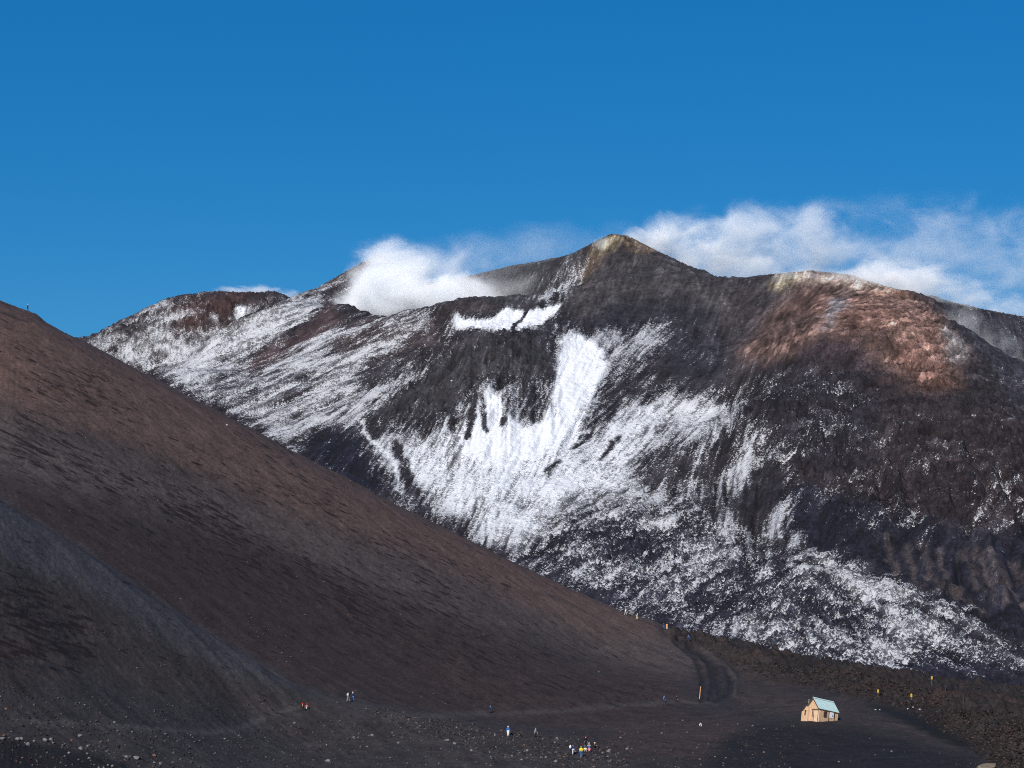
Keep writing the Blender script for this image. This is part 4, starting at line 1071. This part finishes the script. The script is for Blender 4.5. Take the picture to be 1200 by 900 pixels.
# ------------------------------------------------------------------ people
def skin_mesh(name, verts, edges, radii, sub=1):
    me = bpy.data.meshes.new(name); me.from_pydata(verts, edges, [])
    o = bpy.data.objects.new('tmp', me); col.objects.link(o)
    md = o.modifiers.new('s', 'SKIN'); md.use_smooth_shade = True
    if not me.skin_vertices:
        bpy.context.view_layer.objects.active = o
    for v, r in zip(me.skin_vertices[0].data, radii):
        v.radius = (r, r) if not isinstance(r, tuple) else r
    me.skin_vertices[0].data[0].use_root = True
    sd = o.modifiers.new('d', 'SUBSURF'); sd.levels = sub; sd.render_levels = sub
    dg = bpy.context.evaluated_depsgraph_get(); dg.update()
    out = bpy.data.meshes.new_from_object(o.evaluated_get(dg)); out.name = name
    bpy.data.objects.remove(o)
    return out
def skeleton(pose):
    J = {}
    if pose in ('stand', 'walk', 'stoop'):
        J['pelvis'] = (0, 0, 0.95)
        for s_, n in ((-1, 'l'), (1, 'r')):
            st = 0.0 if pose != 'walk' else 0.26 * s_
            J['hip' + n] = (0.10 * s_, 0, 0.90); J['knee' + n] = (0.11 * s_, st * 0.6 - 0.05, 0.49); J['ankle' + n] = (0.11 * s_, st + 0.03, 0.09); J['toe' + n] = (0.13 * s_, st - 0.15, 0.04)
        lean = {'stand': 0.0, 'walk': -0.06, 'stoop': -0.30}[pose]; dz = -0.09 if pose == 'stoop' else 0
        J['chest'] = (0, lean * 0.8, 1.32 + dz); J['neck'] = (0, lean, 1.49 + dz); J['head'] = (0, lean * 1.1 - 0.02, 1.60 + dz); J['crown'] = (0, lean * 1.1 - 0.01, 1.70 + dz)
        for s_, n in ((-1, 'l'), (1, 'r')):
            sw = 0.0 if pose != 'walk' else -0.16 * s_
            J['sh' + n] = (0.18 * s_, lean, 1.42 + dz); J['el' + n] = (0.25 * s_, lean + sw * 0.5 + 0.03, 1.13 + dz); J['wr' + n] = (0.26 * s_, lean + sw - 0.08, 0.90 + dz)
    else:   # sitting on the ground with knees drawn up
        J['pelvis'] = (0, 0.12, 0.14); J['chest'] = (0, 0.06, 0.52); J['neck'] = (0, 0.02, 0.69); J['head'] = (0, 0.0, 0.80); J['crown'] = (0, 0.01, 0.90)
        for s_, n in ((-1, 'l'), (1, 'r')):
            J['hip' + n] = (0.10 * s_, 0.05, 0.14); J['knee' + n] = (0.15 * s_, -0.33, 0.42); J['ankle' + n] = (0.14 * s_, -0.48, 0.09); J['toe' + n] = (0.15 * s_, -0.66, 0.05)
            J['sh' + n] = (0.18 * s_, 0.03, 0.61); J['el' + n] = (0.27 * s_, -0.10, 0.38); J['wr' + n] = (0.18 * s_, -0.30, 0.46)
    return J
_people = {}
def person_parts(pose):
    if pose in _people: return _people[pose]
    J = skeleton(pose)
    names = ['pelvis', 'chest', 'neck', 'head', 'crown']; rad = [0.13, 0.14, 0.055, 0.095, 0.075]
    V = [J[n] for n in names]; E = [(0, 1), (1, 2), (2, 3), (3, 4)]; idx = {n: k for k, n in enumerate(names)}
    def add(n, p, r, par):
        idx[n] = len(V); V.append(tuple(p)); rad.append(r); E.append((idx[par], idx[n]))
    for n, s_ in (('l', -1), ('r', 1)):
        add('hip' + n, J['hip' + n], 0.085, 'pelvis'); add('knee' + n, J['knee' + n], 0.06, 'hip' + n); add('ankle' + n, J['ankle' + n], 0.042, 'knee' + n); add('toe' + n, J['toe' + n], 0.035, 'ankle' + n)
        add('sh' + n, J['sh' + n], 0.06, 'chest'); add('el' + n, J['el' + n], 0.045, 'sh' + n); add('wr' + n, J['wr' + n], 0.03, 'el' + n)
        w = Vector(J['wr' + n]); d = (w - Vector(J['el' + n])).normalized(); side = Vector((1, 0, 0)); side = (side - d * side.dot(d)).normalized(); palm = w + d * 0.08
        add('palm' + n, palm, 0.028, 'wr' + n)
        front = d.cross(side).normalized()
        for k, (off, ln) in enumerate(((-0.03, 0.075), (-0.01, 0.09), (0.01, 0.085), (0.03, 0.065))):
            b = palm + front * off * 1.0 + d * 0.02
            add('f%d' % k + n, b + d * ln * 0.5, 0.0095, 'palm' + n); add('g%d' % k + n, b + d * ln * 0.85 + side * (-s_) * 0.03, 0.008, 'f%d' % k + n)
        add('t0' + n, w + d * 0.05 + front * -0.045, 0.0105, 'wr' + n); add('t1' + n, w + d * 0.10 + front * -0.06, 0.009, 't0' + n)
    h = Vector(J['head'])
    body = skin_mesh('body', V, E, rad, 1)
    # face: nose, ears, eyes and mouth
    bm = bmesh.new(); bm.from_mesh(body)
    c = h + Vector((0, 0, 0.03))
    for p, sc in ((c + Vector((0, -0.105, -0.015)), (0.013, 0.02, 0.024)), (c + Vector((-0.095, 0.005, -0.01)), (0.012, 0.022, 0.03)), (c + Vector((0.095, 0.005, -0.01)), (0.012, 0.022, 0.03))):
        bmesh.ops.create_icosphere(bm, subdivisions=1, radius=1.0, matrix=Matrix.Translation(p) @ Matrix.Diagonal((*sc, 1)))
    n0 = len(bm.faces)
    for p, sc in ((c + Vector((-0.035, -0.090, 0.015)), (0.012, 0.010, 0.008)), (c + Vector((0.035, -0.090, 0.015)), (0.012, 0.010, 0.008)), (c + Vector((0, -0.088, -0.065)), (0.026, 0.010, 0.006))):
        bmesh.ops.create_icosphere(bm, subdivisions=1, radius=1.0, matrix=Matrix.Translation(p) @ Matrix.Diagonal((*sc, 1)))
    bm.faces.ensure_lookup_table()
    for f in bm.faces[n0:]: f.material_index = 1
    bm.to_mesh(body); bm.free()
    body.materials.clear()
    def sub(name, keys, radii, edges, lv=1):
        return skin_mesh(name, [J[k] for k in keys], edges, radii, lv)
    jk = ['pelvis', 'chest', 'neck', 'shl', 'ell', 'wrl', 'shr', 'elr', 'wrr']
    jacket = sub('jacket', jk, [0.165, 0.175, 0.085, 0.088, 0.070, 0.052, 0.088, 0.070, 0.052], [(0, 1), (1, 2), (1, 3), (3, 4), (4, 5), (1, 6), (6, 7), (7, 8)])
    tk = ['pelvis', 'hipl', 'kneel', 'anklel', 'hipr', 'kneer', 'ankler']
    trousers = sub('trousers', tk, [0.145, 0.11, 0.080, 0.062, 0.11, 0.080, 0.062], [(0, 1), (1, 2), (2, 3), (0, 4), (4, 5), (5, 6)])
    boots = [sub('boot', ['ankle' + n, 'toe' + n], [0.06, 0.05], [(0, 1)]) for n in 'lr']
    bm = bmesh.new(); bmesh.ops.create_icosphere(bm, subdivisions=2, radius=1.0, matrix=Matrix.Translation(c + Vector((0, 0.008, 0.045))) @ Matrix.Diagonal((0.112, 0.120, 0.098, 1)))
    for v in bm.verts:
        if v.co.z < c.z + 0.02 and v.co.y < c.y - 0.02: v.co.z = c.z + 0.03
    hair = bpy.data.meshes.new('hair'); bm.to_mesh(hair); bm.free()
    bm = bmesh.new(); bmesh.ops.create_icosphere(bm, subdivisions=2, radius=1.0, matrix=Matrix.Translation(c + Vector((0, 0.008, 0.05))) @ Matrix.Diagonal((0.125, 0.135, 0.105, 1)))
    for v in bm.verts: v.co.z = max(v.co.z, c.z + 0.015)
    add_box(bm, c.x - 0.07, c.x + 0.07, c.y - 0.20, c.y - 0.09, c.z + 0.025, c.z + 0.045)
    hat = bpy.data.meshes.new('hat'); bm.to_mesh(hat); bm.free()
    ch = Vector(J['chest']); pv = Vector(J['pelvis'])
    bm = bmesh.new()
    up = (ch - pv).normalized(); back = Vector((0, 1, 0)); back = (back - up * back.dot(up)).normalized(); m = Matrix((Vector((1, 0, 0)), back, up)).transposed().to_4x4(); m.translation = ch + back * 0.24 - up * 0.10
    bmesh.ops.create_cube(bm, size=1.0, matrix=m @ Matrix.Diagonal((0.32, 0.20, 0.50, 1)))
    bmesh.ops.bevel(bm, geom=list(bm.edges), offset=0.06, segments=2, affect='EDGES')
    pack = bpy.data.meshes.new('backpack'); bm.to_mesh(pack); bm.free()
    for me in (hair, hat, pack): me.polygons.foreach_set('use_smooth', [True] * len(me.polygons))
    _people[pose] = dict(body=body, jacket=jacket, trousers=trousers, boots=boots, hair=hair, hat=hat, backpack=pack)
    return _people[pose]
SKIN = paint('skin', (0.50, 0.32, 0.24), 0.6, 0.06); EYE = paint('eyes_and_lips', (0.10, 0.045, 0.04), 0.5, 0.05)
CL = dict(black=(0.016,0.016,0.02), navy=(0.02,0.035,0.10), blue=(0.03,0.14,0.42), sky=(0.10,0.32,0.60), red=(0.55,0.03,0.03), yellow=(0.80,0.62,0.04), pink=(0.75,0.16,0.22),
          white=(0.80,0.80,0.80), grey=(0.25,0.25,0.27), pale=(0.50,0.55,0.58), orange=(0.70,0.28,0.08), jeans=(0.05,0.14,0.36), brown=(0.10,0.05,0.03), cream=(0.72,0.64,0.42), dark=(0.03,0.028,0.03), blond=(0.45,0.33,0.18))
def cloth(c): return paint(c + '_cloth', CL[c], 0.85, 0.12, 8.0, 0.1)
def person(px, py, pose, face, jacket, trousers, label, hat=None, hair='brown', pack=None, group=None, scale=1.0, ymin=340):
    h = ground_hit(px, py, ymin)
    while h is None and py < 860:          # step down from the crest line to the ground just before it
        py += 0.5; h = ground_hit(px, py, ymin)
    p = person_parts(pose)
    e = empty('person', h + Vector((0, 0, -0.02)), (0, 0, math.radians(face))); e.scale = (scale,) * 3
    b = link_mesh('body', p['body'], SKIN, e)
    if len(p['body'].materials) < 2: p['body'].materials.append(EYE)
    link_mesh('jacket', p['jacket'], cloth(jacket), e); link_mesh('trousers', p['trousers'], cloth(trousers), e)
    for m in p['boots']: link_mesh('boot', m, cloth('dark'), e)
    if hat: link_mesh('hat', p['hat'], cloth(hat), e)
    else: link_mesh('hair', p['hair'], cloth(hair), e)
    if pack: link_mesh('backpack', p['backpack'], cloth(pack), e)
    return tag(e, label, 'person', group or 'hikers on the slopes and the plain')
# face: 0 = towards the camera, 180 = away, 90 = to the right
person(32.5, 364.6, 'stand', 120, 'navy', 'black', 'person in dark clothes with pale hat alone on the cone crest against the sky', hat='white', scale=1.05, ymin=560)
person(354.5, 830.5, 'sit', 30, 'black', 'dark', 'seated person in black with red cap at the bend of the grey path', hat='red')
person(359.5, 831.0, 'sit', -20, 'red', 'pale', 'seated person in a red jacket beside a companion in black', hat='red')
person(408, 822.5, 'walk', 160, 'black', 'grey', 'standing person with a pale blue backpack on the grey rise', pack='pale', hair='dark')
person(413.5, 822.5, 'stand', 200, 'navy', 'jeans', 'standing person in navy with white cap beside a pale blue backpack', hat='white')
person(574.3, 835.6, 'walk', 150, 'blue', 'navy', 'lone walker in blue on the brown plain below the cone', hair='dark', pack='navy')
person(595.5, 862.8, 'stand', 0, 'blue', 'white', 'person in blue jacket, white trousers and white hat on the gravel rise', hat='white')
person(627.3, 865.0, 'walk', 60, 'grey', 'black', 'walker in grey top and black trousers on the gravel rise', hair='grey')
person(668.5, 884.0, 'walk', 170, 'navy', 'navy', 'person in navy with a white daypack left of the yellow jacket', pack='white', hair='dark')
person(671.6, 884.5, 'walk', 190, 'navy', 'pale', 'person in navy jacket and pale trousers next to the yellow jacket', hair='dark')
person(681, 887.0, 'stand', 180, 'yellow', 'jeans', 'person in a bright yellow jacket and blue jeans in the lower centre', hair='blond')
person(686.5, 875.0, 'stand', 20, 'black', 'black', 'person in black with a red hat at the back of the seated group', hat='red')
person(690.3, 877.0, 'sit', 0, 'grey', 'jeans', 'seated person in grey with a white hat in the lower centre group', hat='white')
person(690.6, 881.5, 'sit', 180, 'pink', 'dark', 'seated person in a pink top in the lower centre group', hair='brown')
person(697, 876.5, 'sit', 60, 'dark', 'black', 'seated person in dark clothes with a cream hat right of the pink top', hat='cream')
person(685.8, 881.0, 'sit', 10, 'cream', 'grey', 'seated person in cream between the yellow jacket and the pink top', hair='dark')
person(778, 823.5, 'walk', 90, 'sky', 'navy', 'walker in light blue on the plain near the bulldozed track', hair='dark')
person(792.4, 823.5, 'walk', 80, 'black', 'black', 'walker in black on the plain near the bulldozed track', hair='dark')
person(820, 855.0, 'stoop', 40, 'white', 'navy', 'person in a white top bending down left of the hut', hair='dark', scale=0.85)
person(781.5, 737.5, 'stand', 170, 'orange', 'cream', 'person in orange on the crest beside the dark boulder', hair='dark', ymin=600)
person(778.0, 736.8, 'stand', 170, 'navy', 'jeans', 'person in blue on the crest between the boulder and the orange jacket', hair='dark', ymin=600, scale=0.95)
person(806.8, 751.0, 'walk', 40, 'blue', 'navy', 'walker in blue coming down the bulldozed track', hair='dark', ymin=600)
person(733, 720.6, 'walk', 120, 'white', 'pale', 'walker in white on the cone crest before the snow', hat='white', ymin=600)
person(736.5, 721.6, 'walk', 120, 'brown', 'dark', 'walker in brown close behind the white-clad walker on the crest', hair='dark', ymin=600)
person(746.5, 726.0, 'walk', 100, 'cream', 'cream', 'walker in cream yellow on the cone crest before the snow', hat='cream', ymin=600)
